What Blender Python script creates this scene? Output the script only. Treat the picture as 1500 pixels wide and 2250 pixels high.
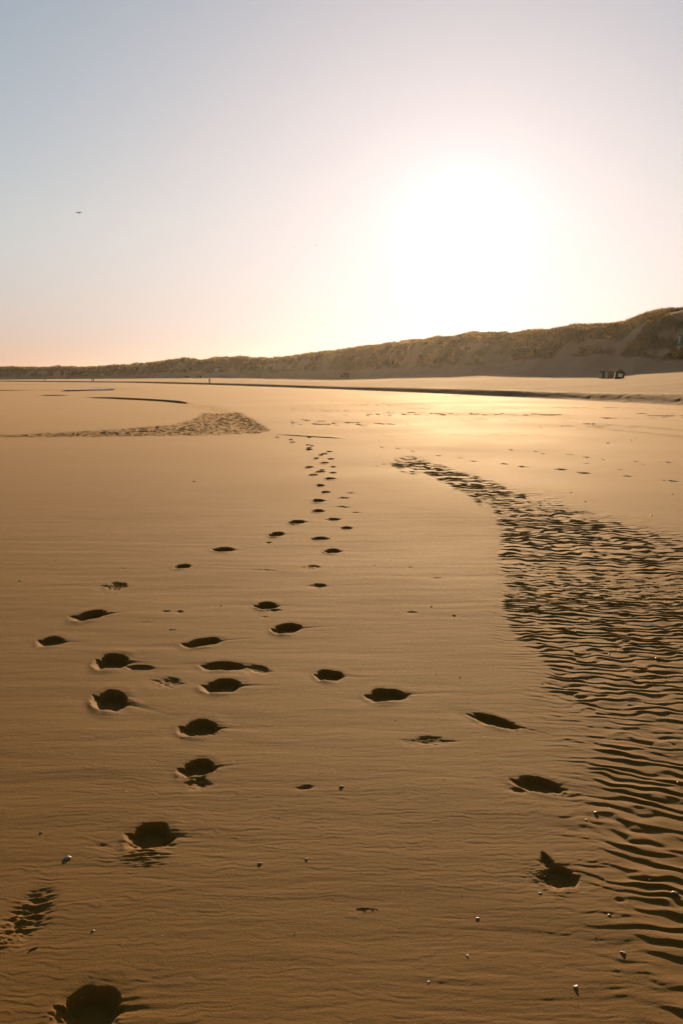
import bpy, bmesh, math, random
import numpy as np
from mathutils import Vector, Matrix, Euler

for o in list(bpy.data.objects):
    bpy.data.objects.remove(o)
scene = bpy.context.scene
COL = scene.collection

# ------------------------------------------------------------------ camera
EYE = 1.65
PITCH = math.radians(7.6)
FPX = 35.0 / 36.0 * 2250.0          # focal length in pixels of the 1500x2250 photograph
cam_d = bpy.data.cameras.new("camera")
cam_d.sensor_fit = 'VERTICAL'
cam_d.sensor_height = 36.0
cam_d.lens = 35.0
cam_d.clip_start = 0.05
cam_d.clip_end = 20000.0
cam = bpy.data.objects.new("camera", cam_d)
COL.objects.link(cam)
cam.location = (0, 0, EYE)
cam.rotation_euler = (math.radians(90) - PITCH, 0, 0)
scene.camera = cam

# ------------------------------------------------------------------ sky, sun, exposure
SUN_EL = math.radians(8.05)
SUN_AZ = math.radians(6.85)          # to the right of the view axis (+Y)
SUN_DIR = Vector((math.sin(SUN_AZ) * math.cos(SUN_EL), math.cos(SUN_AZ) * math.cos(SUN_EL), math.sin(SUN_EL)))
world = bpy.data.worlds.new("World")
scene.world = world
world.use_nodes = True
wn, wl = world.node_tree.nodes, world.node_tree.links
wn.clear()
w_out = wn.new('ShaderNodeOutputWorld')
w_bg = wn.new('ShaderNodeBackground')
sky = wn.new('ShaderNodeTexSky')
sky.sky_type = 'NISHITA'
sky.sun_disc = False
sky.sun_elevation = SUN_EL
sky.sun_rotation = SUN_AZ
sky.altitude = 0.0
sky.air_density = 1.0
sky.dust_density = 0.5
sky.ozone_density = 3.0
w_bg.inputs['Strength'].default_value = 0.05
EXPOSURE = 1.02
SKY_BACK = 0.58
GLOW1, GLOW2 = (0.30, 0.36, 0.40), (0.02, 0.01, 0.05)
tc = wn.new('ShaderNodeTexCoord')
dot = wn.new('ShaderNodeVectorMath'); dot.operation = 'DOT_PRODUCT'
nrm = wn.new('ShaderNodeVectorMath'); nrm.operation = 'NORMALIZE'
wl.new(tc.outputs['Generated'], nrm.inputs[0])
wl.new(nrm.outputs[0], dot.inputs[0])
dot.inputs[1].default_value = SUN_DIR
acos = wn.new('ShaderNodeMath'); acos.operation = 'ARCCOSINE'
clampd = wn.new('ShaderNodeMath'); clampd.operation = 'MINIMUM'; clampd.inputs[1].default_value = 0.999999
wl.new(dot.outputs['Value'], clampd.inputs[0]); wl.new(clampd.outputs[0], acos.inputs[0])

def glow(width, power, colour):
    """light scattered round the sun by thin haze: colour / (1 + (angle/width)^power)"""
    d = wn.new('ShaderNodeMath'); d.operation = 'DIVIDE'; d.inputs[1].default_value = width
    p = wn.new('ShaderNodeMath'); p.operation = 'POWER'; p.inputs[1].default_value = power
    a = wn.new('ShaderNodeMath'); a.operation = 'ADD'; a.inputs[1].default_value = 1.0
    i = wn.new('ShaderNodeMath'); i.operation = 'DIVIDE'; i.inputs[0].default_value = 1.0
    s = wn.new('ShaderNodeVectorMath'); s.operation = 'SCALE'; s.inputs[0].default_value = colour
    wl.new(acos.outputs[0], d.inputs[0]); wl.new(d.outputs[0], p.inputs[0]); wl.new(p.outputs[0], a.inputs[0])
    wl.new(a.outputs[0], i.inputs[1]); wl.new(i.outputs[0], s.inputs['Scale'])
    return s.outputs[0]
def vadd(a, b):
    n = wn.new('ShaderNodeVectorMath'); n.operation = 'ADD'
    wl.new(a, n.inputs[0]); wl.new(b, n.inputs[1]); return n.outputs[0]
def vmul(a, v):
    n = wn.new('ShaderNodeVectorMath'); n.operation = 'MULTIPLY'; wl.new(a, n.inputs[0])
    if isinstance(v, tuple): n.inputs[1].default_value = v
    else: wl.new(v, n.inputs[1])
    return n.outputs[0]
# the sky's brightness range is rolled off as a hazy evening sky (and the camera) does: A * (1 - exp(-(k sky)^p))
SKY_A, SKY_P, SKY_K = (0.905, 0.838, 0.835), (0.95, 1.0, 1.16), (12.0, 12.3, 15.0)
sepd = wn.new('ShaderNodeSeparateXYZ'); wl.new(nrm.outputs[0], sepd.inputs[0])
low = wn.new('ShaderNodeMapRange'); low.interpolation_type = 'SMOOTHSTEP'
for i, v in enumerate((-0.03, 0.16, 0.0, 1.0)): low.inputs[i + 1].default_value = v
wl.new(sepd.outputs[2], low.inputs[0])
hmix = wn.new('ShaderNodeMix'); hmix.data_type = 'VECTOR'
wl.new(low.outputs[0], hmix.inputs['Factor'])
hv = [q for q in hmix.inputs if q.type == 'VECTOR' and q.name in 'AB']; hv[0].default_value = (0.50, 0.34, 0.74); hv[1].default_value = (1, 1, 1)
hout = [q for q in hmix.outputs if q.type == 'VECTOR'][0]
sep = wn.new('ShaderNodeSeparateXYZ'); wl.new(vmul(vmul(sky.outputs[0], (0.02,) * 3), hout), sep.inputs[0])
comb = wn.new('ShaderNodeCombineXYZ')
for i in range(3):
    def mth(op, a_, b_=None):
        n_ = wn.new('ShaderNodeMath'); n_.operation = op
        for j_, q_ in enumerate((a_, b_)):
            if q_ is None: continue
            if isinstance(q_, (int, float)): n_.inputs[j_].default_value = q_
            else: wl.new(q_, n_.inputs[j_])
        return n_.outputs[0]
    v_ = mth('EXPONENT', mth('MULTIPLY', mth('POWER', sep.outputs[i], SKY_P[i]), -SKY_K[i]))
    wl.new(mth('MULTIPLY', mth('SUBTRACT', 1.0, v_), SKY_A[i]), comb.inputs[i])
# the half of the sky away from the sun is darker
away = wn.new('ShaderNodeMapRange'); away.interpolation_type = 'SMOOTHSTEP'
for i, v in enumerate((0.65, 1.9, 1.0, SKY_BACK)): away.inputs[i + 1].default_value = v
wl.new(acos.outputs[0], away.inputs[0])
dim = wn.new('ShaderNodeVectorMath'); dim.operation = 'SCALE'; wl.new(comb.outputs[0], dim.inputs[0]); wl.new(away.outputs[0], dim.inputs['Scale'])
tot = vadd(dim.outputs[0], vadd(glow(0.046, 3.0, GLOW1), glow(0.20, 2.6, GLOW2)))
scl = wn.new('ShaderNodeVectorMath'); scl.operation = 'SCALE'; wl.new(tot, scl.inputs[0]); scl.inputs['Scale'].default_value = 1.0 / (0.05 * 2 ** EXPOSURE)
tot = scl.outputs[0]
wl.new(tot, w_bg.inputs['Color'])
wl.new(w_bg.outputs[0], w_out.inputs['Surface'])

sun_d = bpy.data.lights.new("sun", 'SUN')
sun_d.energy = 4.0
sun_d.angle = math.radians(0.5)
sun_d.color = (1.0, 0.67, 0.365)
sun = bpy.data.objects.new("sun", sun_d)
COL.objects.link(sun)
sun.rotation_euler = SUN_DIR.to_track_quat('Z', 'Y').to_euler()
sun.location = (0, 0, 60)

scene.view_settings.view_transform = 'Standard'
scene.view_settings.look = 'None'
scene.view_settings.exposure = EXPOSURE
scene.view_settings.gamma = 1.0
scene.render.engine = 'CYCLES'
scene.cycles.max_bounces = 6
scene.cycles.diffuse_bounces = 3
scene.cycles.volume_bounces = 1
scene.cycles.transparent_max_bounces = 6

# ------------------------------------------------------------------ helpers: noise, projection
def _hash(ix, iy, seed):
    h = (ix.astype(np.int64) * 374761393 + iy.astype(np.int64) * 668265263 + seed * 1442695041) & 0xFFFFFFFF
    h = ((h ^ (h >> 13)) * 1274126177) & 0xFFFFFFFF
    return (h ^ (h >> 16)) & 0xFFFFFFFF
def perlin(x, y, seed=0):
    x = np.asarray(x, dtype=np.float32); y = np.asarray(y, dtype=np.float32)
    x0 = np.floor(x); y0 = np.floor(y)
    fx = x - x0; fy = y - y0
    ix = x0.astype(np.int64); iy = y0.astype(np.int64)
    u = fx * fx * fx * (fx * (fx * 6 - 15) + 10); v = fy * fy * fy * (fy * (fy * 6 - 15) + 10)
    def g(dx, dy):
        a = _hash(ix + dx, iy + dy, seed).astype(np.float32) * np.float32(2 * math.pi / 4294967296.0)
        return np.cos(a) * (fx - dx) + np.sin(a) * (fy - dy)
    n0 = g(0, 0) * (1 - u) + g(1, 0) * u
    n1 = g(0, 1) * (1 - u) + g(1, 1) * u
    return (n0 * (1 - v) + n1 * v) * 1.5
def fbm(x, y, seed=0, octaves=4, gain=0.5, lac=2.03):
    s = 0; a = 1.0; f = 1.0
    for k in range(octaves):
        s = s + a * perlin(x * f, y * f, seed + 17 * k); a *= gain; f *= lac
    return s
def sstep(a, b, x):
    t = np.clip((x - a) / (b - a), 0, 1); return t * t * (3 - 2 * t)
CP, SP = math.cos(PITCH), math.sin(PITCH)
def ray(px, py):
    """direction (right, forward, up) seen at a pixel of the photograph"""
    a = (px - 750.0) / FPX; u = (1125.0 - py) / FPX
    return a, CP + u * SP, u * CP - SP
def ground0(px, py, z=0.0):
    a, f, u = ray(px, py); t = (EYE - z) / (-u); return a * t, f * t
def project(x, y, z):
    zz = z - EYE
    f = y * CP - zz * SP; u = y * SP + zz * CP
    f = np.maximum(f, 1e-3)
    return 750 + FPX * x / f, 1125 - FPX * u / f
def el_of(py):                       # tangent of elevation angle for a row near the horizon
    u = (1125.0 - np.asarray(py, float)) / FPX
    return (u * CP - SP) / (CP + u * SP)
def az_px(a):                        # azimuth -> column at the horizon
    return 750 + FPX * np.tan(np.clip(a, -1.2, 1.2)) / CP

# ------------------------------------------------------------------ the polar grid of the beach and dunes
az_in = np.arange(-0.402, 0.4025, 0.00098)
stepd = [0.0013]
e = [0.4025 + 0.0013]
while e[-1] < math.pi - 0.03:
    stepd.append(min(stepd[-1] * 1.022, 0.12)); e.append(e[-1] + stepd[-1])
e = np.array([v for v in e if v < math.pi - 0.02])
AZ = np.concatenate([-e[::-1], az_in, e])
def seg(a, b, s): return list(np.arange(a, b, s))
R = ([0.05, 0.2, 0.5, 0.8, 1.0, 1.2, 1.4] + seg(1.5, 2.1, 0.02) + seg(2.1, 3.4, 0.004) + seg(3.4, 5.0, 0.0058) + seg(5.0, 7.5, 0.0095) + seg(7.5, 12, 0.0155)
     + seg(12, 20, 0.028) + seg(20, 30, 0.055) + seg(30, 50, 0.07) + seg(50, 66, 0.25) + seg(66, 150, 0.32) + seg(150, 460, 1.25))
while R[-1] < 2600: R.append(R[-1] * 1.006)
while R[-1] < 3900: R.append(R[-1] * 1.05)
R = np.array(R)
NA, NR = len(AZ), len(R)
print("grid", NA, NR, NA * NR)
A2, R2 = np.meshgrid(AZ.astype(np.float32), R.astype(np.float32))      # rows: R
Xg = (np.sin(A2.astype(np.float64)) * R2).astype(np.float32)
Yg = (np.cos(A2.astype(np.float64)) * R2).astype(np.float32)
Z = np.zeros_like(Xg)
PXA = az_px(AZ)                                                         # column of each azimuth
PXA = np.where(np.abs(AZ) > 1.15, np.sign(AZ) * 6000, PXA)

# tables per column of the photograph: skyline, dune distance, berm, shadow line, edge of the vegetation
SK = np.array([(-6000, 819), (-800, 815), (0, 809), (35, 807), (90, 809.5), (130, 806), (190, 808), (255, 803), (275, 804), (300, 799), (340, 797), (400, 787.5),
      (430, 789), (445, 792), (480, 785), (530, 782.5), (580, 786), (600, 787), (660, 779), (700, 773), (735, 769), (760, 765), (800, 759), (860, 752), (900, 746), (950, 740),
      (1000, 736), (1015, 732), (1050, 727), (1100, 729), (1150, 725), (1200, 721), (1270, 712), (1320, 709), (1360, 710), (1400, 693), (1430, 686),
      (1460, 681), (1480, 680), (1500, 675), (1600, 660), (1900, 610), (3000, 430), (6000, 430)], float)
DT = np.array([(-6000, 2400), (-800, 2200), (0, 1500), (300, 1050), (500, 850), (750, 560), (1020, 360), (1200, 318), (1342, 290), (1500, 255), (2300, 170), (6000, 90)], float)
B0 = np.array([(-6000, 835.3), (-800, 836.3), (0, 838), (300, 841), (500, 846.5), (750, 856), (1020, 868), (1342, 882), (1500, 889), (2300, 930), (6000, 1080)], float)
SH = np.array([(-6000, 834), (0, 834), (300, 831), (500, 830), (750, 833), (900, 828), (1100, 824), (1200, 828), (1310, 829), (1400, 824), (1500, 820), (2300, 800), (6000, 780)], float)
VG = np.array([(-6000, 826), (0, 826), (200, 827), (300, 821), (400, 818), (600, 817), (750, 812), (900, 806), (1000, 803), (1090, 799), (1180, 789), (1250, 782), (1300, 778),
      (1342, 780), (1420, 785), (1500, 792), (6000, 792)], float)
tab = lambda T, smooth=None: np.interp(PXA, T[:, 0], T[:, 1])
crest_el = el_of(tab(SK)) 
D5 = tab(DT)
ker = np.hanning(41); ker /= ker.sum()
smooth = lambda v: np.convolve(np.pad(v, 20, mode='edge'), ker, 'valid')
D5 = smooth(D5)
crest_s = smooth(crest_el)
DC = D5 + 30.0                      # the skyline ridge; a shoulder stands in front of it
H5 = EYE + DC * crest_s
b_el = -el_of(smooth(tab(B0)))
r1 = EYE / b_el
gapb = np.interp(PXA, [-800, 0, 300, 500, 750, 1020, 1342, 1500, 2300], [1.5, 2, 3, 4.5, 7, 14, 19, 25, 30]) / FPX
rl_ = np.interp(PXA, [300, 800, 1100], [13.5, 11.0, 7.3])
z2 = np.clip((EYE - (b_el - gapb) * r1) / (1 + (b_el - gapb) * rl_), 0.1, 1.0)
r2 = r1 + z2 * rl_
r3 = np.maximum(DC - 7.07 * (H5 - 2.0), r2 + 12)
z3 = EYE + r3 * el_of(smooth(tab(SH)))
z3 = np.clip(z3, z2 + 0.05, 4.0)
vg_el = el_of(smooth(tab(VG)))
rA = np.maximum(D5 - 92, r3 + 8); zA = np.maximum(EYE + rA * el_of(smooth(tab(SH)) - 1.0), z3 + 0.1)
z3 = np.minimum(z3, zA - 0.1)
r4 = np.maximum(D5 - 60, rA + 8)
z4 = np.maximum(EYE + r4 * vg_el * 0.95, zA + 0.5)
rS = D5 - 26; zS = np.maximum(H5 - 0.138 * (DC - rS), z4 + 2.5)
knots = [(r1 * 0 + 0.0, r1 * 0), (r1, r1 * 0), (r2, z2), (r3, z3), (rA, zA), (r4, z4), (rS, zS), (DC, H5), (DC * 1.10 + 15, H5 * 0.72), (DC * 1.6 + 60, H5 * 0.45), (D5 * 0 + 9000, H5 * 0 + 2)]
for k in range(1, len(knots) - 1):
    ra, za = knots[k]; rb, zb = knots[k + 1]
    t = np.clip((R2 - ra[None]) / (rb - ra)[None], 0, 1).astype(np.float32)
    if k in (5, 7): t = t * 0.35 + 0.65 * t * t * (3 - 2 * t)
    elif k == 1: t = t * t * (3 - 2 * t) * 0.6 + 0.4 * t
    sel = R2 >= ra[None]
    Z[sel] = (za[None] + (zb - za)[None] * t)[sel]
# beyond the berm nothing lower than zero; a gentle large undulation on the wet beach
i52 = np.searchsorted(R, 52.0)
Z[:] += (0.02 * fbm(Xg / 9, Yg / 14, 3, 3) * sstep(4, 14, R2) * (R2 < r1[None])).astype(np.float32)
# berm and dry beach: trampled, lumpy sand
ib = np.searchsorted(R, 55.0); ie = np.searchsorted(R, 900.0)
S = (slice(ib, ie), slice(None))
band = sstep(r1[None] * 0.97, r1[None] + 2, R2[S]) * (1 - sstep(r2[None] + 1, r2[None] + 6, R2[S]))
dry = sstep(r2[None] - 2, r2[None] + 5, R2[S]) * (1 - sstep(r4[None], D5[None], R2[S]))
lump = fbm(Xg[S] / 1.9, Yg[S] / 3.2, 11, 3)
lumpb = fbm(Xg[S] / .34, Yg[S] / .8, 13, 2)
Z[S] += (band * 0.017 * lumpb + dry * (0.010 * lumpb + 0.007 * lump + 0.05 * fbm(Xg[S] / 14, Yg[S] / 9, 12, 3))).astype(np.float32)
bandA = np.zeros_like(Z); bandA[S] = band
# dunes
i0 = np.searchsorted(R, 120.0)
S = (slice(i0, NR), slice(None))
xs, ys, rs = Xg[S], Yg[S], R2[S]
env = sstep(rA[None], r4[None] + 0.25 * (D5 - r4)[None], rs)
envc = 1 - 0.62 * sstep(rS[None] - 5, DC[None], rs)
wx = 9 * perlin(xs / 60, ys / 60, 5); wy = 9 * perlin(xs / 60, ys / 60, 6)
th = math.radians(35)
u_ = (xs + wx) * math.cos(th) - (ys + wy) * math.sin(th); v_ = (xs + wx) * math.sin(th) + (ys + wy) * math.cos(th)
rid = 1 - 2 * np.abs(perlin(u_ / 27, v_ / 70, 21)); rid2 = 1 - 2 * np.abs(perlin(u_ / 13, v_ / 30, 22))
hh = 4.8 * rid + 2.1 * rid2 + 1.3 * fbm(xs / 5, ys / 5, 23, 3)
Z[S] += (env * envc * hh).astype(np.float32)
# fit the skyline: scale the rise of each azimuth so that its highest angle is the wanted one
zone = (rs > r4[None] * 0.9) & (rs < DC[None] * 1.8 + 100)
tall = 0.45
e_now = np.where(zone, (Z[S] + tall - EYE) / rs, -1).max(axis=0)
k_el = smooth(crest_el) * 0.4 + crest_el * 0.6
# raise/lower
for it in range(3):
    e_now = np.where(zone, (Z[S] + tall - EYE) / rs, -1).max(axis=0)
    delta = (k_el - e_now)
    wgt = sstep(rS[None] - 5, DC[None] - 5, rs)
    Z[S] += (wgt * delta[None] * rs).astype(np.float32)
    cap = EYE - tall + rs * k_el[None]
    Z[S] = np.where(zone & (Z[S] > cap - 1.5), cap - 1.5 * np.exp(-np.clip(Z[S] - cap + 1.5, 0, 20) / 1.5), Z[S]).astype(np.float32)
far_lo = sstep(2300, 3200, rs); Z[S] = Z[S] * (1 - far_lo) + 1.0 * far_lo
Xp, Yp = project(Xg[S], Yg[S], Z[S])
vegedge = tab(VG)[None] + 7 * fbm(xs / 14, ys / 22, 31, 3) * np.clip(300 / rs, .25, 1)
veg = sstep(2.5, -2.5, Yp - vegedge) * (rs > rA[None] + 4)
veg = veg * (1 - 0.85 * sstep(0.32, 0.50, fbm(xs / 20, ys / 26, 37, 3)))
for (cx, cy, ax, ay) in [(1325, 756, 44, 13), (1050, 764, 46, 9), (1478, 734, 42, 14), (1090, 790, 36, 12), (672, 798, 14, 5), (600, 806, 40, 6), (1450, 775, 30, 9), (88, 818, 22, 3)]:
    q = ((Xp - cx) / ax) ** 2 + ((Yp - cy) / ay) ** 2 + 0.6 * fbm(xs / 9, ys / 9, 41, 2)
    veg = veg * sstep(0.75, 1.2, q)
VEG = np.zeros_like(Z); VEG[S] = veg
DRY = np.zeros_like(Z)
DRY[:] = sstep(r1[None] + 1, r2[None] + 6, R2)

# ---- features of the wet beach, given in photograph pixels and turned into plan positions
PX0, PY0 = project(Xg[:i52 + 200], Yg[:i52 + 200], 0.0)
NB = PX0.shape[0]
def sdf_poly(P, px, py, sx=1.0, sy=1.0):
    P = np.array(P, float) * (sx, sy); px = px * sx; py = py * sy
    d = np.full(px.shape, 1e9); inside = np.zeros(px.shape, bool)
    n = len(P)
    for i in range(n):
        x1, y1 = P[i]; x2, y2 = P[(i + 1) % n]
        ex, ey = x2 - x1, y2 - y1
        t = np.clip(((px - x1) * ex + (py - y1) * ey) / (ex * ex + ey * ey + 1e-9), 0, 1)
        d = np.minimum(d, (px - x1 - t * ex) ** 2 + (py - y1 - t * ey) ** 2)
        if y1 != y2:
            c = ((y1 > py) != (y2 > py)) & (px < (x2 - x1) * (py - y1) / (y2 - y1) + x1)
            inside ^= c
    return np.where(inside, 1, -1) * np.sqrt(d)
POLY_R = [(828, 1020), (870, 1003), (905, 998), (960, 1012), (1030, 1034), (1110, 1056), (1200, 1080), (1300, 1106), (1400, 1134), (1500, 1160), (1800, 1230), (2600, 1400), (3400, 2250), (3400, 2900), (1560, 2900), (1490, 2400),
          (1450, 2200), (1400, 2060), (1345, 1940), (1300, 1830), (1270, 1740), (1290, 1650), (1250, 1580), (1190, 1520), (1200, 1470), (1110, 1400), (1098, 1330), (1108, 1290),
          (1090, 1235), (1098, 1180), (1085, 1135), (1040, 1100), (985, 1072), (930, 1050), (880, 1040)]
POLY_L = [(-900, 985), (-300, 975), (0, 962), (180, 961), (400, 959), (560, 955), (600, 948), (575, 930), (540, 912), (500, 896), (470, 889), (415, 889), (300, 881), (200, 875), (330, 886), (410, 896), (445, 903), (430, 918),
          (380, 932), (250, 944), (100, 951), (0, 955), (-300, 965), (-900, 975)]
def ripples(x, y, lam, tilt, seed, cell=0.0, cw=0.09):
    w = 0.16 * lam * perlin(x / 0.9, y / 0.8, seed) * 8 + 0.62 * lam * perlin(x / (2.4 * lam), y / (1.7 * lam), seed + 1) + 0.30 * lam * perlin(x / (1.1 * lam), y / (0.8 * lam), seed + 2)
    if cell: w = w + cell * lam * perlin(x / cw, y / (1.6 * lam), seed + 3)
    out = []
    for (l, s) in ((lam, 0.0), (lam * 1.18, 0.4)):
        ph = (y + tilt * x + w) / l + s
        f = ph - np.floor(ph)
        up = sstep(0, 0.27, f); dn = 1 - np.clip((f - 0.27) / 0.73, 0, 1) ** 1.15
        out.append(np.where(f < 0.27, up, dn))
    m = sstep(-0.15, 0.15, perlin(x / (5.5 * lam), y / (4 * lam), seed + 5))
    h = out[0] * (1 - m) + out[1] * m
    amp = np.clip(0.78 + 0.85 * perlin(x / (2.3 * lam if not cell else 1.3 * cw), y / (2.2 * lam), seed + 7), 0.5, 1.3)
    return h * amp
# right-hand ripple field
ja, jb = np.searchsorted(AZ, -0.02), np.searchsorted(AZ, 1.0)
ia, ibb = np.searchsorted(R, 1.5), np.searchsorted(R, 27.5)
S = (slice(ia, ibb), slice(ja, jb))
edge_n = 9 * fbm(Xg[S] / (0.03 * R2[S] + .12), Yg[S] / (0.05 * R2[S] + .1), 61, 3)
sd = sdf_poly(POLY_R, PX0[S], PY0[S]) + edge_n
near = np.clip(sd / np.interp(PY0[S], [1000, 1300, 1500, 1700, 2200], [13, 22, 45, 65, 95]), -2, 1.0)
mR = sstep(-0.35, 1.0, near)
ytop = np.interp(PX0[S], [p_[0] for p_ in POLY_R[2:12]], [p_[1] for p_ in POLY_R[2:12]])
mR = mR * (0.25 + 0.75 * sstep(-4, np.interp(PX0[S], [900, 1100, 1500], [8, 26, 80]), PY0[S] - ytop))
faint = sstep(-2.0, -0.1, near)
x, y = Xg[S], Yg[S]
rr_ = R2[S]
b1_ = sstep(4.2, 5.4, rr_); b2_ = sstep(7.5, 9.5, rr_); b3_ = sstep(12, 15, rr_)
rp = ripples(x, y, 0.082, 0.26, 71) * (1 - b1_) + ripples(x, y, 0.080, 0.10, 81, .38, .10) * b1_ * (1 - b2_) + ripples(x, y, 0.155, 0.05, 86, .45, .11) * b2_ * (1 - b3_) + ripples(x, y, 0.24, 0.05, 88, .5, .13) * b3_
amp = np.interp(rr_, [3, 5, 8, 12, 16], [0.0096, 0.0078, 0.0118, 0.0165, 0.022])
Z[S] += (mR * amp * (rp - 0.6) - 0.018 * sstep(-20, 260, sd) + (faint * (1 - mR)) * 0.0022 * (ripples(x, y, 0.07, 0.2, 91) - .5)).astype(np.float32)
MR = np.zeros_like(Z); MR[S] = mR
# left-hand far ripple field
S = (slice(np.searchsorted(R, 22), np.searchsorted(R, 66)), slice(np.searchsorted(AZ, -0.7), np.searchsorted(AZ, 0.02)))
px_, py_ = project(Xg[S], Yg[S], 0.0)
sd = sdf_poly(POLY_L, px_, py_, 0.35, 1.0) + 1.2 * fbm(Xg[S] / 1.3, Yg[S] / 2.5, 63, 3)
mL = sstep(-3.0, 4.0, sd)
Z[S] += (mL * (0.030 * (ripples(Xg[S], Yg[S], 0.18, 0.05, 101, .5, .14) - .6) + 0.014 * perlin(Xg[S] / .6, Yg[S] / .6, 104)) - 0.05 * sstep(0, 10, sd)).astype(np.float32)
MR[S] = np.maximum(MR[S], mL)
# low scarps and dark bars of the far left beach
def bar(pts, h_m, wid_px):
    """a low sand bar: steep side towards the sea (the camera), gentle behind"""
    P = np.array(pts, float)
    rr = np.array([math.hypot(*ground0(a, b)) for a, b in pts])
    sel = np.where((PXA >= P[0, 0] - 30) & (PXA <= P[-1, 0] + 30))[0]
    if not len(sel): return
    rc = np.interp(PXA[sel], P[:, 0], rr)
    fade = sstep(P[0, 0] - 30, P[0, 0] + 0.35 * (P[-1, 0] - P[0, 0]), PXA[sel]) * (1 - sstep(P[-1, 0] - 0.08 * (P[-1, 0] - P[0, 0]), P[-1, 0] + 30, PXA[sel]))
    i_a, i_b = np.searchsorted(R, rc.min() * 0.8), np.searchsorted(R, rc.max() * 1.4)
    SS = (slice(i_a, i_b), slice(sel[0], sel[-1] + 1))
    d = R2[SS] - rc[None]
    front = h_m * 8.0
    Z[SS] += (fade[None] * h_m * np.where(d < 0, sstep(-front, 0, d), 1 - sstep(0, front * 9, d))).astype(np.float32)
bar([(-300, 862), (0, 859), (130, 858), (320, 855)], 0.16, 3)
bar([(92, 869.5), (140, 869.5)], 0.10, 3)
bar([(170, 873.5), (250, 876), (330, 880), (410, 887)], 0.13, 3)
bar([(-300, 847), (-50, 846), (120, 845), (240, 843.5)], 0.18, 2)
bar([(600, 955), (680, 960), (740, 963)], 0.02, 3)

# ruts and drift lines on the upper beach
def groove(pts, width, depth):
    P = np.array(pts, float)
    rr = np.array([math.hypot(*ground0(a, b)) for a, b in pts])
    sel = np.where((PXA >= P[0, 0]) & (PXA <= P[-1, 0]))[0]
    rc = np.interp(PXA[sel], P[:, 0], rr) 
    i_a, i_b = np.searchsorted(R, rc.min() * 0.93), np.searchsorted(R, rc.max() * 1.07)
    SS = (slice(i_a, i_b), slice(sel[0], sel[-1] + 1))
    q = fbm(Xg[SS] / .8, Yg[SS] / .8, 131, 2)
    d = (R2[SS] - rc[None]) / width + 0.3 * q
    Z[SS] += (-depth * np.exp(-d * d) * np.clip(0.7 + q, 0, 1.2) + 0.5 * depth * np.exp(-(d + 1.8) ** 2)).astype(np.float32)
groove([(1290, 937), (1350, 944), (1430, 952), (1500, 959), (1700, 985)], 0.28, 0.035)
groove([(1230, 925), (1320, 932), (1420, 939), (1500, 945), (1700, 965)], 0.28, 0.022)
groove([(1330, 918), (1420, 920), (1500, 924), (1700, 935)], 0.35, 0.03)
groove([(1010, 905), (1150, 913), (1260, 921)], 0.4, 0.014)
groove([(880, 897), (1000, 900), (1120, 905)], 0.5, 0.012)
# clods and scattered roughness between the foreground and the berm
S = (slice(np.searchsorted(R, 24), np.searchsorted(R, 75)), slice(np.searchsorted(AZ, -0.05), np.searchsorted(AZ, 0.9)))
cl = fbm(Xg[S] / .55, Yg[S] / 1.4, 141, 3)
cl = sstep(0.24, 0.6, cl) * sstep(-0.2, .4, perlin(Xg[S] / 7, Yg[S] / 5, 142)) * sstep(26, 38, R2[S])
Z[S] += (0.03 * cl).astype(np.float32)

# ---- small streaks and drift texture of the near sand
S = (slice(0, np.searchsorted(R, 17)), slice(np.searchsorted(AZ, -1.0), np.searchsorted(AZ, 1.0)))
x, y, r = Xg[S], Yg[S], R2[S]
wv = 0.05 * perlin(x / .5, y / .3, 151)
fade = (1 - sstep(9, 17, r))
st = fbm(x / 0.30, (y + wv) / 0.045, 152, 3, 0.5) 
st = st - 0.8 * sstep(0.25, 0.7, st) 
st2 = perlin(x / 0.9, (y + wv * 2) / 0.16, 153)
patchy = 0.55 + 0.6 * sstep(-.4, .6, perlin(x / 1.6, y / 1.2, 154))
nearamp = np.interp(r, [2, 3.2, 4.5, 8, 17], [1.35, 1.15, .7, .6, .6])
fine = ripples(x, y + .02 * perlin(x / .4, y / .3, 157), 0.034, -0.03, 158, .5, .12) - .5
finea = np.interp(r, [2, 3.5, 5, 8, 12], [0.0012, 0.0010, 0.0006, .0005, 0]) * (0.5 + 0.5 * sstep(-.35, .65, perlin(x / 1.3, y / .8, 159)))
Z[S] += (finea * fine * (1 - MR[S])).astype(np.float32)
Z[S] += ((0.00085 * nearamp * patchy * st + 0.0016 * st2 + 0.0045 * fbm(x / 1.7, y / 1.1, 155, 2)) * (1 - 0.5 * MR[S])).astype(np.float32) * fade.astype(np.float32)

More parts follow.
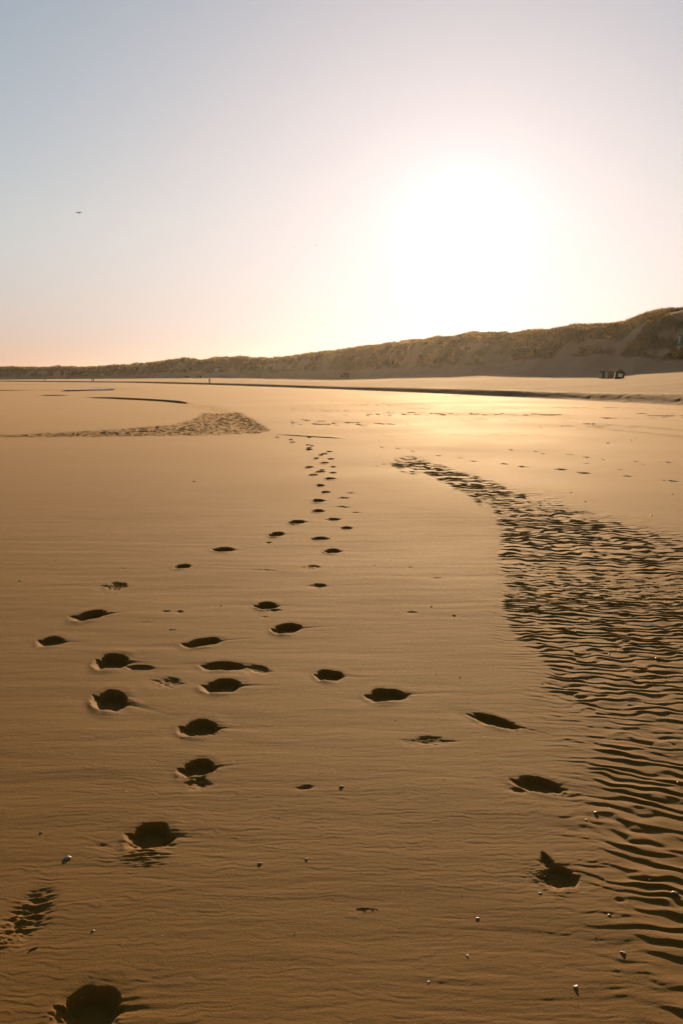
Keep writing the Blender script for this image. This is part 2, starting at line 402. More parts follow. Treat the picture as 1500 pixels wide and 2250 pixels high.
# ---- footprints: (px, py, width px, height px, strength, tilt)
FP = [(203, 2212, 112, 105, 1.0, 0), (335, 1834, 92, 50, 1.0, 0), (437, 1686, 66, 34, 1, 0), (443, 1719, 32, 20, .45, 0), (442, 1597, 78, 32, 1, .12), (248, 1537, 78, 36, 1, .22), (492, 1505, 78, 26, 1, .05),
      (250, 1451, 68, 28, 1, .1), (312, 1465, 56, 10, .7, .05), (494, 1461, 84, 18, 1, .1), (568, 1468, 44, 14, .45, .2), (447, 1410, 74, 17, 1, -.05), (117, 1407, 52, 18, .9, 0), (203, 1350, 60, 20, 1, -.1),
      (633, 1380, 60, 19, 1, -.1), (588, 1330, 46, 14, 1, 0), (604, 1341, 26, 5, .5, 0), (725, 1483, 60, 20, 1, 0), (852, 1525, 80, 25, 1, .06), (1085, 1582, 78, 22, 1, .3), (1185, 1722, 92, 30, 1, .28),
      (1228, 1923, 72, 44, .8, 0), (1200, 1890, 22, 34, .55, .0), (945, 1625, 64, 16, .32, .1), (257, 1287, 40, 14, .35, 0), (403, 1244, 32, 9, .8, 0), (493, 1207, 42, 9, .9, 0), (608, 1174, 30, 9, 1, 0), (653, 1147, 32, 7.5, 1, -.05),
      (731, 1210, 34, 9, 1, 0), (704, 1183, 34, 6.5, .7, .05), (700, 1286, 32, 8, .5, 0), (686, 1245, 28, 8, .3, 0), (762, 1160, 22, 5.5, .7, 0), (733, 1141, 28, 5, .5, 0), (699, 1123, 24, 6, .9, 0), (699, 1100, 24, 7, 1, 0),
      (715, 1081, 20, 4, .7, 0), (703, 1066, 16, 4.5, .6, 0), (780, 1127, 20, 3, .3, 0), (750, 1114, 24, 4, .3, 0), (754, 1094, 22, 4, .3, 0), (768, 1083, 18, 3, .2, 0), (725, 1051, 20, 4.5, 1, 0), (688, 1043, 18, 3.5, .7, .1), (731, 1038, 14, 3, .7, 0), (703, 1036, 18, 3.5, 1, 0),
      (707, 1032, 11, 2.5, .7, 0), (679, 1026, 17, 4, 1, 0), (731, 1025, 12, 2.5, .5, 0), (713, 1016.5, 15, 3.5, 1, 0), (694, 1007, 11, 3, .8, 0), (726, 1008, 12, 2.5, .6, 0), (704, 1000, 9, 2.5, .8, 0), (712, 997, 12, 2.7, .9, 0), (722, 992, 11, 2.5, .6, 0),
      (679, 988, 13, 3, .8, 0), (678, 984.5, 12, 2.2, .7, 0), (684, 980, 8, 2.4, .8, 0), (676, 977.5, 8, 2, .6, 0), (642, 972, 10, 2.6, .9, 0), (638, 966.5, 8, 2, .6, 0), (678, 961.5, 8, 2, .5, 0), (608, 961.5, 8, 2, .6, 0),
      (837, 982, 12, 2.2, .6, 0), (905, 991, 12, 2.2, .5, 0), (872, 985, 14, 2, .4, 0), (962, 1001, 14, 2.2, .6, 0), (1010, 1006, 16, 2.2, .6, 0), (1039, 1013, 18, 2.4, .8, 0), (1107, 1018.5, 16, 2.6, .9, 0), (1146, 1024.5, 18, 2.8, .9, 0), (1156, 1026, 10, 2, .6, 0),
      (1232, 1031, 22, 3.4, 1, 0), (1284, 1039.5, 26, 3.4, 1, 0), (1271, 1038, 8, 2.4, .8, 0), (1377, 1046, 18, 3, .8, 0), (1478, 1057, 18, 3.2, .9, 0), (1458, 1055.5, 10, 2.2, .7, 0), (1122, 987, 9, 2.2, .8, 0), (1176, 991, 9, 2.2, .8, 0), (1192, 996, 12, 2, .5, 0), (1250, 998.5, 24, 2, .5, 0),
      (1288, 1004, 16, 2.4, .6, 0), (1396, 1013.5, 10, 2.6, .8, 0), (1470, 1016, 12, 2.8, .9, 0), (1450, 1015, 8, 2, .5, 0), (1362, 1032, 14, 2, .4, 0), (1412, 1020, 10, 2, .4, 0), (1290, 1018, 20, 2, .25, 0),
      (672, 1729, 26, 7, .6, 0), (230, 1857, 26, 6, .35, 0), (366, 1343, 16, 3, .5, 0), (395, 1344, 12, 5, .5, 0), (905, 1345, 20, 4, .35, 0), (320, 1368, 20, 3, .2, 0), (580, 1253, 60, 4, .15, 0), (582, 1356, 10, 3, .4, 0), (375, 1497, 50, 16, .3, .1), (1140, 1735, 30, 8, .5, .2),
      (1360, 1975, 14, 9, .5, 0), (900, 1247, 8, 2, .4, 0), (960, 1271, 22, 3, .3, 0), (270, 1241 + 8, 10, 2, .3, 0), (590, 1192, 12, 2.5, .5, 0)]
for k, (cx, cy, w, h, s, tl) in enumerate(FP):
    if cx > 800 and cy < 1100: s *= 0.35; w *= 0.75
    xc, yf = ground0(cx, cy - h / 2); _, yn = ground0(cx, cy + h / 2)
    xc, ym = ground0(cx, cy)
    yc = (yf + yn) / 2; b = (yf - yn) / 2; a = w / 2 / FPX * math.hypot(xc, ym, EYE) 
    rad = 3.2 * max(a, b) + 0.1
    rc = math.hypot(xc, yc); ac = math.atan2(xc, yc)
    i_a, i_b = np.searchsorted(R, rc - rad), np.searchsorted(R, rc + rad)
    j_a, j_b = np.searchsorted(AZ, ac - (rad * 1.5) / rc), np.searchsorted(AZ, ac + (rad * 2.2) / rc)
    SS = (slice(i_a, i_b), slice(j_a, j_b))
    dx = Xg[SS] - xc; dy = Yg[SS] - yc + (tl + 0.10 * math.sin(k * 2.7)) * dx * 2.2
    n1 = fbm(dx / (a * 1.05) + k * 7.3, dy / (b * 1.2), 200 + k, 3)
    weak = sstep(0.75, 0.2, s)
    a *= 0.76; b *= 0.84
    px_e = np.where(dx > 0, 1.7, 2.2) + 0.5 * ((k * 37) % 10) / 10
    rho = (np.abs(dx / (a * 1.08)) ** px_e + np.abs(dy / (b * 1.06)) ** 1.9) ** (1 / 1.8) + (0.20 + 0.18 * weak) * n1 + 0.02 * fbm(dx / .03, dy / .05, 800 + k, 2)
    toe = 1 + 0.25 * np.clip(-dy / b, -1, 1) * 0
    depth = min(0.056, 2 * b * 0.20) * (0.35 + 0.65 * s) * (1 - 0.45 * weak)
    soft = (0.20 + 0.42 * weak) * (1 + 1.1 * sstep(0.2, -1.1, dx / a))
    # far wall steep, near wall a little softer
    inner = np.where(dy > 0, 1 - sstep(1 - soft * 0.6, 1 + soft * 0.6, rho), 1 - sstep(1 - soft * 1.8, 1 + soft * 2.6, rho))
    rough = 1 + weak * 0.9 * fbm(dx / .035, dy / .02, 300 + k, 2) if b < 0.5 else 1
    rim = np.exp(-((rho - 1.75) / 0.55) ** 2) * (0.3 + 0.9 * sstep(0.3, -1, dy / b) * sstep(1.6, -0.6, dx / a)) * (0.8 + 0.5 * n1)
    crumb = np.exp(-((rho - 1.30) / 0.35) ** 2) * sstep(0.2, -1, dy / b) * (fbm(dx / .03, dy / .018, 400 + k, 2) if rc < 5 else 0)
    tail = np.exp(-((dy + 0.15 * b) / (0.22 * b)) ** 2) * sstep(a * 0.5, a * 1.1, dx) * np.exp(-np.clip(dx - a, 0, 9) / (a * 1.4))
    tail2 = np.exp(-((dy - 0.35 * b) / (0.5 * b)) ** 2) * sstep(a * 0.6, a * 1.2, dx) * np.exp(-np.clip(dx - a, 0, 9) / (a * 1.8)) * perlin(dx / .2, dy / .022, 500 + k)
    lap = np.exp(-((dy + 1.9 * b) / (0.9 * b)) ** 2) * np.exp(-(dx / (a * 1.8)) ** 2)
    bowl = np.exp(-((dx + 0.25 * a) / (2.0 * a)) ** 2 - ((dy + 0.9 * b) / (1.5 * b)) ** 2) * min(1.0, 5.0 / rc) * s
    flat = 1 - 0.85 * inner
    # smooth out ripples inside the print
    loc = Z[SS]
    base = np.median(loc[rho < 1]) if (rho < 1).any() else 0
    Z[SS] = (loc * flat + base * (1 - flat) - depth * inner * rough + depth * 0.19 * rim + 0.005 * crumb * s * (rc < 5) - depth * 0.16 * s * tail + depth * 0.07 * s * tail2 + depth * 0.07 * lap * s - 0.007 * bowl).astype(np.float32)
# churned print at the left edge of the foreground and the loose sand below the nearest whole print
def churn(cx, cy, wpx, hpx, amp, seed, lx=.05, ly=.018, dep=0.012):
    xc, yc = ground0(cx, cy); xf, yf = ground0(cx, cy - hpx / 2)
    a = wpx / 2 / FPX * math.hypot(xc, yc, EYE); b = abs(yf - yc)
    rc = math.hypot(xc, yc); ac = math.atan2(xc, yc); rad = 2 * max(a, b)
    SS = (slice(np.searchsorted(R, rc - rad), np.searchsorted(R, rc + rad)), slice(np.searchsorted(AZ, ac - 1.3 * rad / rc), np.searchsorted(AZ, ac + 1.3 * rad / rc)))
    dx = Xg[SS] - xc; dy = Yg[SS] - yc
    m = np.exp(-((dx / a) ** 2 + (dy / b) ** 2) ** 1.5)
    n = fbm((dx + .1 * dy) / lx, (dy - 0.12 * dx) / ly, seed, 3)
    Z[SS] += (m * (amp * n - dep)).astype(np.float32)
churn(60, 2015, 74, 110, 0.0075, 601, .055, .024, 0.012)
churn(20, 2055, 60, 70, 0.003, 602, .03, .02, -0.006)
churn(318, 1884, 100, 42, 0.0034, 603, .06, .014, -0.002)
churn(140, 2235, 60, 70, 0.004, 604, .035, .02, 0.0)
churn(430, 1716, 50, 26, 0.003, 605, .04, .014, 0.0)
churn(1210, 1925, 100, 60, 0.0028, 606, .035, .013, 0.001)
churn(160, 1858, 0.1, 0.1, 0, 607)

# damp sand left of the upper beach: a shallow wet swale
DAMP = np.zeros_like(Z)
_q = (A2 - 0.085 - 0.0010 * (34 - R2)) / (0.040 + 0.0008 * np.clip(R2 - 20, 0, 60)); _w = 0.25 * fbm(Xg[:i52] / 4, Yg[:i52] / 7, 901, 3)
DAMP[:i52] = (np.exp(-(_q[:i52] + _w) ** 2) * sstep(17, 26, R2[:i52]) * (1 - sstep(44, 51, R2[:i52])) * (1 - MR[:i52])).astype(np.float32)

def terrain_z(x, y):
    a = math.atan2(x, y); r = math.hypot(x, y)
    j = int(np.clip(np.searchsorted(AZ, a) - 1, 0, NA - 2)); i = int(np.clip(np.searchsorted(R, r) - 1, 0, NR - 2))
    ta = (a - AZ[j]) / (AZ[j + 1] - AZ[j]); tr = (r - R[i]) / (R[i + 1] - R[i])
    return float((Z[i, j] * (1 - ta) + Z[i, j + 1] * ta) * (1 - tr) + (Z[i + 1, j] * (1 - ta) + Z[i + 1, j + 1] * ta) * tr)
def place(px, py, rmin=1.6, sink=0.0):
    """the point of the ground seen at a pixel of the photograph"""
    a_, f_, u_ = ray(px, py)
    az = math.atan2(a_, f_); hyp = math.hypot(a_, f_); sl = u_ / hyp
    for i in range(int(np.searchsorted(R, rmin)), NR - 1):
        r = R[i]; x = math.sin(az) * r; y = math.cos(az) * r
        j = int(np.clip(np.searchsorted(AZ, az), 0, NA - 1))
        if Z[i, j] >= EYE + sl * r:
            return Vector((x, y, terrain_z(x, y) - sink))
    r = R[-1]; return Vector((math.sin(az) * r, math.cos(az) * r, 0))

# ------------------------------------------------------------------ materials
def new_mat(name):
    m = bpy.data.materials.new(name); m.use_nodes = True
    nt = m.node_tree; nt.nodes.clear()
    out = nt.nodes.new('ShaderNodeOutputMaterial'); b = nt.nodes.new('ShaderNodeBsdfPrincipled')
    nt.links.new(b.outputs[0], out.inputs['Surface'])
    return m, nt, b
def mixc(nt, fac, a, b):
    n = nt.nodes.new('ShaderNodeMix'); n.data_type = 'RGBA'
    if hasattr(fac, 'links') or hasattr(fac, 'is_linked'): nt.links.new(fac, n.inputs['Factor'])
    else: n.inputs['Factor'].default_value = fac
    for s, v in (('A', a), ('B', b)):
        i = [q for q in n.inputs if q.name == s and q.type == 'RGBA'][0]
        if isinstance(v, tuple): i.default_value = (*v, 1)
        else: nt.links.new(v, i)
    return [q for q in n.outputs if q.type == 'RGBA'][0]
def noise(nt, scale, detail=3, vec=None, rough=0.55):
    n = nt.nodes.new('ShaderNodeTexNoise'); n.inputs['Scale'].default_value = scale; n.inputs['Detail'].default_value = detail; n.inputs['Roughness'].default_value = rough
    if vec is not None: nt.links.new(vec, n.inputs['Vector'])
    return n.outputs['Fac']
def maprange(nt, v, a, b, c, d):
    n = nt.nodes.new('ShaderNodeMapRange'); nt.links.new(v, n.inputs[0])
    for i, q in enumerate((a, b, c, d)): n.inputs[i + 1].default_value = q
    return n.outputs[0]
def mathn(nt, op, a, b):
    n = nt.nodes.new('ShaderNodeMath'); n.operation = op
    for i, v in enumerate((a, b)):
        if isinstance(v, (int, float)): n.inputs[i].default_value = v
        else: nt.links.new(v, n.inputs[i])
    return n.outputs[0]
WET = (0.225, 0.106, 0.012); DRYC = (0.36, 0.26, 0.165)
def sand_material():
    m, nt, b = new_mat("sand")
    geo = nt.nodes.new('ShaderNodeNewGeometry'); pos = geo.outputs['Position']
    mp = nt.nodes.new('ShaderNodeMapping'); nt.links.new(pos, mp.inputs['Vector']); mp.inputs['Scale'].default_value = (0.35, 1.0, 1.0)
    big = noise(nt, 0.12, 4, pos); streak = noise(nt, 1.3, 4, mp.outputs[0]); grain = noise(nt, 420, 2, pos, .7); mid = noise(nt, 170, 4, pos)
    ad = nt.nodes.new('ShaderNodeAttribute'); ad.attribute_name = 'dry'
    av = nt.nodes.new('ShaderNodeAttribute'); av.attribute_name = 'veg'
    ab = nt.nodes.new('ShaderNodeAttribute'); ab.attribute_name = 'wrack'
    am = nt.nodes.new('ShaderNodeAttribute'); am.attribute_name = 'damp'
    c = mixc(nt, ad.outputs['Fac'], WET, DRYC)
    c = mixc(nt, maprange(nt, big, .35, .7, 0, .35), c, (0.16, 0.080, 0.015))
    c = mixc(nt, maprange(nt, streak, .4, .75, 0, .25), c, (0.24, 0.125, 0.03))
    c = mixc(nt, maprange(nt, grain, .52, .75, 0, .55), c, (0.09, 0.048, 0.018))
    c = mixc(nt, maprange(nt, grain, .45, .25, 0, .35), c, (0.36, 0.22, 0.10))
    c = mixc(nt, mathn(nt, 'MULTIPLY', ab.outputs['Fac'], maprange(nt, noise(nt, 2.2, 4, pos), .35, .6, .25, 1)), c, (0.085, 0.055, 0.03))
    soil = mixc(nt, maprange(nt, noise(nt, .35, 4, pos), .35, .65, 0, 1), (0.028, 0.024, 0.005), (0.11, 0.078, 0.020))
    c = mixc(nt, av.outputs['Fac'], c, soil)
    nt.links.new(c, b.inputs['Base Color'])
    rg = maprange(nt, big, .35, .65, .83, .93)
    rg = mathn(nt, 'SUBTRACT', rg, mathn(nt, 'MULTIPLY', maprange(nt, noise(nt, .8, 5, mp.outputs[0], .65), .42, .62, .15, 1), mathn(nt, 'MULTIPLY', am.outputs['Fac'], .02)))
    rg2 = mathn(nt, 'ADD', rg, mathn(nt, 'MULTIPLY', ad.outputs['Fac'], .12))
    nt.links.new(rg2, b.inputs['Roughness'])
    sp = mathn(nt, 'SUBTRACT', 0.085, mathn(nt, 'MULTIPLY', ad.outputs['Fac'], 0.055))
    nt.links.new(sp, b.inputs['Specular IOR Level'])
    b.inputs['Specular Tint'].default_value = (1.0, 0.80, 0.55, 1)
    b.inputs['Sheen Weight'].default_value = .10; b.inputs['Sheen Roughness'].default_value = .29; b.inputs['Sheen Tint'].default_value = (1, .74, .50, 1)
    bp = nt.nodes.new('ShaderNodeBump'); bp.inputs['Strength'].default_value = 1.0; bp.inputs['Distance'].default_value = 1.0
    hgt = mathn(nt, 'ADD', mathn(nt, 'MULTIPLY', grain, 0.0012), mathn(nt, 'MULTIPLY', mid, 0.0013))
    hgt = mathn(nt, 'ADD', hgt, mathn(nt, 'MULTIPLY', mathn(nt, 'MULTIPLY', noise(nt, 9, 4, pos), ad.outputs['Fac']), 0.035))
    mp2 = nt.nodes.new('ShaderNodeMapping'); nt.links.new(pos, mp2.inputs['Vector']); mp2.inputs['Scale'].default_value = (0.16, 1.0, 1.0)
    hgt = mathn(nt, 'ADD', hgt, mathn(nt, 'MULTIPLY', noise(nt, 5.5, 5, mp2.outputs[0], .6), 0.006))
    nt.links.new(hgt, bp.inputs['Height']); nt.links.new(bp.outputs[0], b.inputs['Normal'])
    return m
M_sand = sand_material()
def simple(name, col, rough=.7, spec=.4, var=.25, scale=20, bump=0, metallic=0):
    m, nt, b = new_mat(name)
    tcn = nt.nodes.new('ShaderNodeTexCoord'); v = tcn.outputs['Object']
    n = noise(nt, scale, 4, v)
    c = mixc(nt, maprange(nt, n, .3, .7, 0, 1), tuple(q * (1 - var) for q in col), tuple(min(1, q * (1 + var)) for q in col))
    nt.links.new(c, b.inputs['Base Color']); b.inputs['Roughness'].default_value = rough; b.inputs['Specular IOR Level'].default_value = spec
    b.inputs['Metallic'].default_value = metallic
    if bump:
        bp = nt.nodes.new('ShaderNodeBump'); bp.inputs['Distance'].default_value = bump; nt.links.new(n, bp.inputs['Height']); nt.links.new(bp.outputs[0], b.inputs['Normal'])
    return m
M_shell = simple('pale_shell', (.80, .72, .60), .35, .5, .12, 90)
_nt = M_shell.node_tree; _b = [n for n in _nt.nodes if n.type == 'BSDF_PRINCIPLED'][0]; _o = [n for n in _nt.nodes if n.type == 'OUTPUT_MATERIAL'][0]
_t = _nt.nodes.new('ShaderNodeBsdfTranslucent'); _t.inputs['Color'].default_value = (.85, .72, .55, 1); _m = _nt.nodes.new('ShaderNodeMixShader'); _m.inputs[0].default_value = .4
_nt.links.new(_b.outputs[0], _m.inputs[1]); _nt.links.new(_t.outputs[0], _m.inputs[2]); _nt.links.new(_m.outputs[0], _o.inputs['Surface'])
M_shelld = simple('dark_shell', (.07, .055, .045), .35, .5, .4, 120)
M_stone = simple('stone', (.10, .085, .07), .6, .4, .4, 80, .001)
M_stoneg = simple('grey_stone', (.30, .27, .24), .55, .4, .3, 80, .001)
M_weed = simple('seaweed', (.045, .033, .016), .55, .4, .5, 12)
M_twig = simple('twig_bark', (.09, .055, .03), .8, .2, .4, 60)
M_wood = simple('dark_timber', (.030, .015, .007), .9, .1, .4, 6, .004)
M_woodl = simple('pale_board', (.42, .36, .30), .7, .3, .2, 6)
M_white = simple('white_paint', (.78, .76, .72), .5, .4, .06, 3)
M_offw = simple('white_sheet_metal', (.62, .62, .60), .5, .4, .1, 2)
M_postw = simple('weathered_post', (.40, .35, .28), .8, .3, .25, 8)
M_red = simple('red_paint', (.42, .045, .05), .6, .4, .15, 6)
M_green = simple('green_paint', (.015, .17, .11), .5, .4, .15, 4)
M_greyp = simple('grey_pole_metal', (.42, .42, .40), .5, .4, .1, 4)
M_skin = simple('skin', (.42, .24, .16), .6, .3, .08, 8)
M_cloth = [simple('dark_jacket_cloth', (.02, .02, .026), .9, .2, .3, 30), simple('brown_coat_cloth', (.07, .04, .025), .9, .2, .3, 30), simple('grey_trouser_cloth', (.04, .04, .045), .9, .2, .3, 30)]
M_hair = simple('hair', (.03, .018, .01), .7, .3, .3, 60)
M_feather = simple('feathers', (.02, .018, .018), .8, .2, .4, 30)
M_window = simple('dark_window_glass', (.03, .035, .04), .1, .6, .1, 3)

# ------------------------------------------------------------------ the ground meshes
def mesh_np(name, verts, faces, attrs, mat, smooth_sh=True):
    me = bpy.data.meshes.new(name)
    nv, nf = len(verts), len(faces); k = faces.shape[1]
    me.vertices.add(nv); me.vertices.foreach_set('co', np.ascontiguousarray(verts, dtype=np.float32).ravel())
    me.loops.add(nf * k); me.loops.foreach_set('vertex_index', np.ascontiguousarray(faces, dtype=np.int32).ravel())
    me.polygons.add(nf); me.polygons.foreach_set('loop_start', np.arange(0, nf * k, k, dtype=np.int32))
    me.polygons.foreach_set('use_smooth', np.full(nf, smooth_sh))
    me.update(calc_edges=True)
    for an, av in attrs.items():
        at = me.attributes.new(an, 'FLOAT', 'POINT'); at.data.foreach_set('value', np.ascontiguousarray(av, dtype=np.float32).ravel())
    me.materials.append(mat)
    o = bpy.data.objects.new(name, me); COL.objects.link(o); return o
idx = np.arange(NR * NA, dtype=np.int32).reshape(NR, NA)
quads = np.stack([idx[:-1, :-1], idx[:-1, 1:], idx[1:, 1:], idx[1:, :-1]], axis=-1)       # (NR-1, NA-1, 4)
wrap = np.stack([idx[:-1, -1], idx[:-1, 0], idx[1:, 0], idx[1:, -1]], axis=-1)
isdune = (R2[:-1, :-1] > (rA - 12)[None, :-1])
isd_w = (R2[:-1, -1] > (rA - 12)[-1])
V = np.stack([Xg, Yg, Z], axis=-1).reshape(-1, 3)
def submesh(name, f):
    used = np.zeros(len(V), bool); used[f.ravel()] = True
    mp = np.cumsum(used, dtype=np.int32) - 1
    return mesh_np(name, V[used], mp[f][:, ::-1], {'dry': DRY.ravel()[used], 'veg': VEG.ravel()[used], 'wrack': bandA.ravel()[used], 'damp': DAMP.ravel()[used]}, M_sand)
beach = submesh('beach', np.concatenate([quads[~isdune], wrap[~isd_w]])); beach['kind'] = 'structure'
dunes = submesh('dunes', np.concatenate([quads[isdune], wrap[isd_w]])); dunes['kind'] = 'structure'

# ------------------------------------------------------------------ dune grass (marram), uncountable
def grass():
    rng = np.random.default_rng(5)
    m, nt, b = new_mat('marram_grass')
    geo = nt.nodes.new('ShaderNodeNewGeometry')
    oi = nt.nodes.new('ShaderNodeAttribute'); oi.attribute_name = 'tone'
    c = mixc(nt, oi.outputs['Fac'], (0.020, 0.020, 0.003), (0.33, 0.215, 0.055))
    nt.links.new(c, b.inputs['Base Color']); b.inputs['Roughness'].default_value = .6; b.inputs['Specular IOR Level'].default_value = .25
    tr = nt.nodes.new('ShaderNodeBsdfTranslucent'); nt.links.new(c, tr.inputs['Color'])
    mx = nt.nodes.new('ShaderNodeMixShader'); mx.inputs[0].default_value = .55
    out = [n for n in nt.nodes if n.type == 'OUTPUT_MATERIAL'][0]
    nt.links.new(b.outputs[0], mx.inputs[1]); nt.links.new(tr.outputs[0], mx.inputs[2]); nt.links.new(mx.outputs[0], out.inputs['Surface'])
    pts = []; sizes = []
    j_a, j_b = np.searchsorted(AZ, -0.5), np.searchsorted(AZ, 0.55)
    for i in range(np.searchsorted(R, 150), np.searchsorted(R, 2300) - 1):
        r = R[i]; dr = R[i + 1] - R[i]
        js = np.arange(j_a, j_b)
        js = js[(VEG[i, js] > 0.3) & (r < DC[js] * 1.12 + 15)]
        if not len(js): continue
        sp = 0.95 * max(1.0, r / 330.0) ** 0.95            # clump spacing
        area = r * (AZ[js + 1] - AZ[js]) * dr
        steep = 1.3
        p = area * steep / (sp * sp) * VEG[i, js]
        n = rng.poisson(p)
        rep = np.repeat(js, n)
        if not len(rep): continue
        fa = rng.random(len(rep)); fr = rng.random(len(rep))
        a = AZ[rep] + fa * (AZ[rep + 1] - AZ[rep]); rr = r + fr * dr
        z = (Z[i, rep] * (1 - fa) + Z[i, rep + 1] * fa) * (1 - fr) + (Z[i + 1, rep] * (1 - fa) + Z[i + 1, rep + 1] * fa) * fr
        pts.append(np.stack([np.sin(a) * rr, np.cos(a) * rr, z - 0.05], -1)); sizes.append(np.full(len(rep), sp))
    P = np.concatenate(pts); Sz = np.concatenate(sizes)
    tone_c = np.clip(0.40 + 0.75 * fbm(P[:, 0] / 12, P[:, 1] / 12, 700, 3) + 0.15 * rng.standard_normal(len(P)), 0, 1)
    big = np.clip(0.85 + 1.3 * fbm(P[:, 0] / 7, P[:, 1] / 7, 701, 2), .4, 2.3)
    K = 7
    n = len(P); print('clumps', n)
    ang = rng.random((n, K)) * 2 * np.pi
    lean = 0.15 + 0.55 * rng.random((n, K))
    Hh = (0.62 * big * Sz ** 0.75)[:, None] * (0.6 + 0.7 * rng.random((n, K)))
    wd = (0.085 * Sz)[:, None] * (0.6 + 0.9 * rng.random((n, K)))
    off = 0.38 * Sz[:, None] * rng.random((n, K))
    bx = P[:, None, 0] + np.cos(ang) * off; by = P[:, None, 1] + np.sin(ang) * off; bz = np.repeat(P[:, 2:3], K, 1)
    oa = rng.random((n, K)) * np.pi
    ox, oy = np.cos(oa) * wd, np.sin(oa) * wd
    tx = bx + np.cos(ang) * lean * Hh - 0.28 * Hh; ty = by + np.sin(ang) * lean * Hh - .1 * Hh; tz = bz + Hh
    mxx = bx + np.cos(ang) * lean * Hh * .3 - 0.06 * Hh; myy = by + np.sin(ang) * lean * Hh * .3; mz = bz + Hh * .6
    verts = np.stack([np.stack([bx - ox, by - oy, bz], -1), np.stack([bx + ox, by + oy, bz], -1), np.stack([mxx + ox * .9, myy + oy * .9, mz], -1), np.stack([tx, ty, tz], -1), np.stack([mxx - ox * .9, myy - oy * .9, mz], -1)], axis=2).reshape(-1, 3)
    nb = n * K; base = (np.arange(nb, dtype=np.int32) * 5)[:, None]
    tris = np.concatenate([base + np.array([0, 1, 2]), base + np.array([0, 2, 4]), base + np.array([4, 2, 3])])
    tone = np.clip(np.repeat(tone_c, K) + 0.18 * rng.standard_normal(nb), 0, 1); tone = np.repeat(tone, 5)
    o = mesh_np('dune_grass', verts, tris, {'tone': tone}, m, False)
    o['kind'] = 'stuff'; o['label'] = 'olive and golden marram grass covering the dunes'; o['category'] = 'dune grass'
grass()

# ------------------------------------------------------------------ generic object helpers
def tagged(o, label, cat, group=None):
    o['label'] = label; o['category'] = cat
    if group: o['group'] = group
    return o
def link_bm(name, bm, mat, parent=None, smooth_sh=True):
    me = bpy.data.meshes.new(name); bm.to_mesh(me); bm.free()
    me.materials.append(mat)
    for p in me.polygons: p.use_smooth = smooth_sh
    o = bpy.data.objects.new(name, me); COL.objects.link(o)
    if parent is not None: o.parent = parent
    return o
def empty(name, loc, rot=(0, 0, 0)):
    o = bpy.data.objects.new(name, None); COL.objects.link(o); o.location = loc; o.rotation_euler = rot; o.empty_display_size = .2
    return o
def box(bm, c, s, rot=None, bev=0.0):
    r = bmesh.ops.create_cube(bm, size=1.0); vs = r['verts']
    M = Matrix.Translation(c) @ (rot.to_matrix().to_4x4() if rot else Matrix.Identity(4)) @ Matrix.Diagonal((*s, 1))
    bmesh.ops.transform(bm, matrix=M, verts=vs)
    if bev:
        es = list({e for v in vs for e in v.link_edges})
        bmesh.ops.bevel(bm, geom=es, offset=bev, segments=2, affect='EDGES', profile=.6)
def tube(bm, pts, rads, n=8):
    rings = []
    for i, p in enumerate(pts):
        p = Vector(p); d = (Vector(pts[min(i + 1, len(pts) - 1)]) - Vector(pts[max(i - 1, 0)])).normalized()
        q = d.to_track_quat('Z', 'Y')
        rings.append([bm.verts.new(p + q @ Vector((math.cos(2 * math.pi * k / n) * rads[i], math.sin(2 * math.pi * k / n) * rads[i], 0))) for k in range(n)])
    for a, b in zip(rings[:-1], rings[1:]):
        for k in range(n): bm.faces.new((a[k], a[(k + 1) % n], b[(k + 1) % n], b[k]))
    bm.faces.new(rings[0][::-1]); bm.faces.new(rings[-1])
def copy_tree(o, parent=None):
    c = o.copy(); COL.objects.link(c)
    if parent is not None: c.parent = parent
    for ch in list(o.children): copy_tree(ch, c)
    return c

# ------------------------------------------------------------------ beach bins
def bin_body(w, d, h):
    bm = bmesh.new()
    nb = 5
    for f in range(nb):                                   # plank walls with gaps, slight taper to the base
        for sy in (-1, 1):
            box(bm, (-w / 2 + (f + .5) * w / nb, sy * d / 2, h / 2), (w / nb - .025, .05, h), None, .006)
        for sx in (-1, 1):
            box(bm, (sx * w / 2, -d / 2 + (f + .5) * d / nb, h / 2), (.05, d / nb - .025, h), None, .006)
    box(bm, (0, 0, h / 2), (w - .03, d - .03, h - .02))
    return bm
def make_bin(w, d, h, lid_tilt, gable=False):
    root = empty('beach_bin', (0, 0, 0))
    link_bm('body', bin_body(w, d, h), M_wood, root, False)
    bm = bmesh.new()
    box(bm, (-w / 2 - .04, 0, h * .47), (.022, d * .98, h * .90), None, .004)
    link_bm('side_board', bm, M_woodl, root, False)
    bm = bmesh.new()
    if gable:
        for s in (-1, 1):
            box(bm, (s * w * .30, 0, h + .17), (w * .72, d + .22, .05), Euler((0, s * math.radians(30), 0)), .008)
        vs = [bm.verts.new(v) for v in ((-w / 2, -d / 2, h), (w / 2, -d / 2, h), (0, -d / 2, h + .30), (-w / 2, d / 2, h), (w / 2, d / 2, h), (0, d / 2, h + .30))]
        for f in ((0, 1, 2), (5, 4, 3), (0, 2, 5, 3), (1, 4, 5, 2)): bm.faces.new([vs[k] for k in f])
    else:
        box(bm, (0, 0, h + .07), (w + .16, d + .16, .06), Euler((lid_tilt, math.radians(4), 0)), .01)
        box(bm, (0, d * .3, h + .01), (w * .9, .06, .07))
    link_bm('lid', bm, M_wood, root, False)
    return root
g = 'dark timber bins on the upper beach'
b1 = make_bin(.95, .9, 1.10, math.radians(-5)); b2 = make_bin(1.15, 1.0, 1.22, math.radians(6)); b3 = make_bin(1.30, 1.0, 1.05, 0, True)
p = place(1324, 831.5, 100); b1.location = p - Vector((0, 0, .05)); b1.rotation_euler = (0, math.radians(3), math.radians(14))
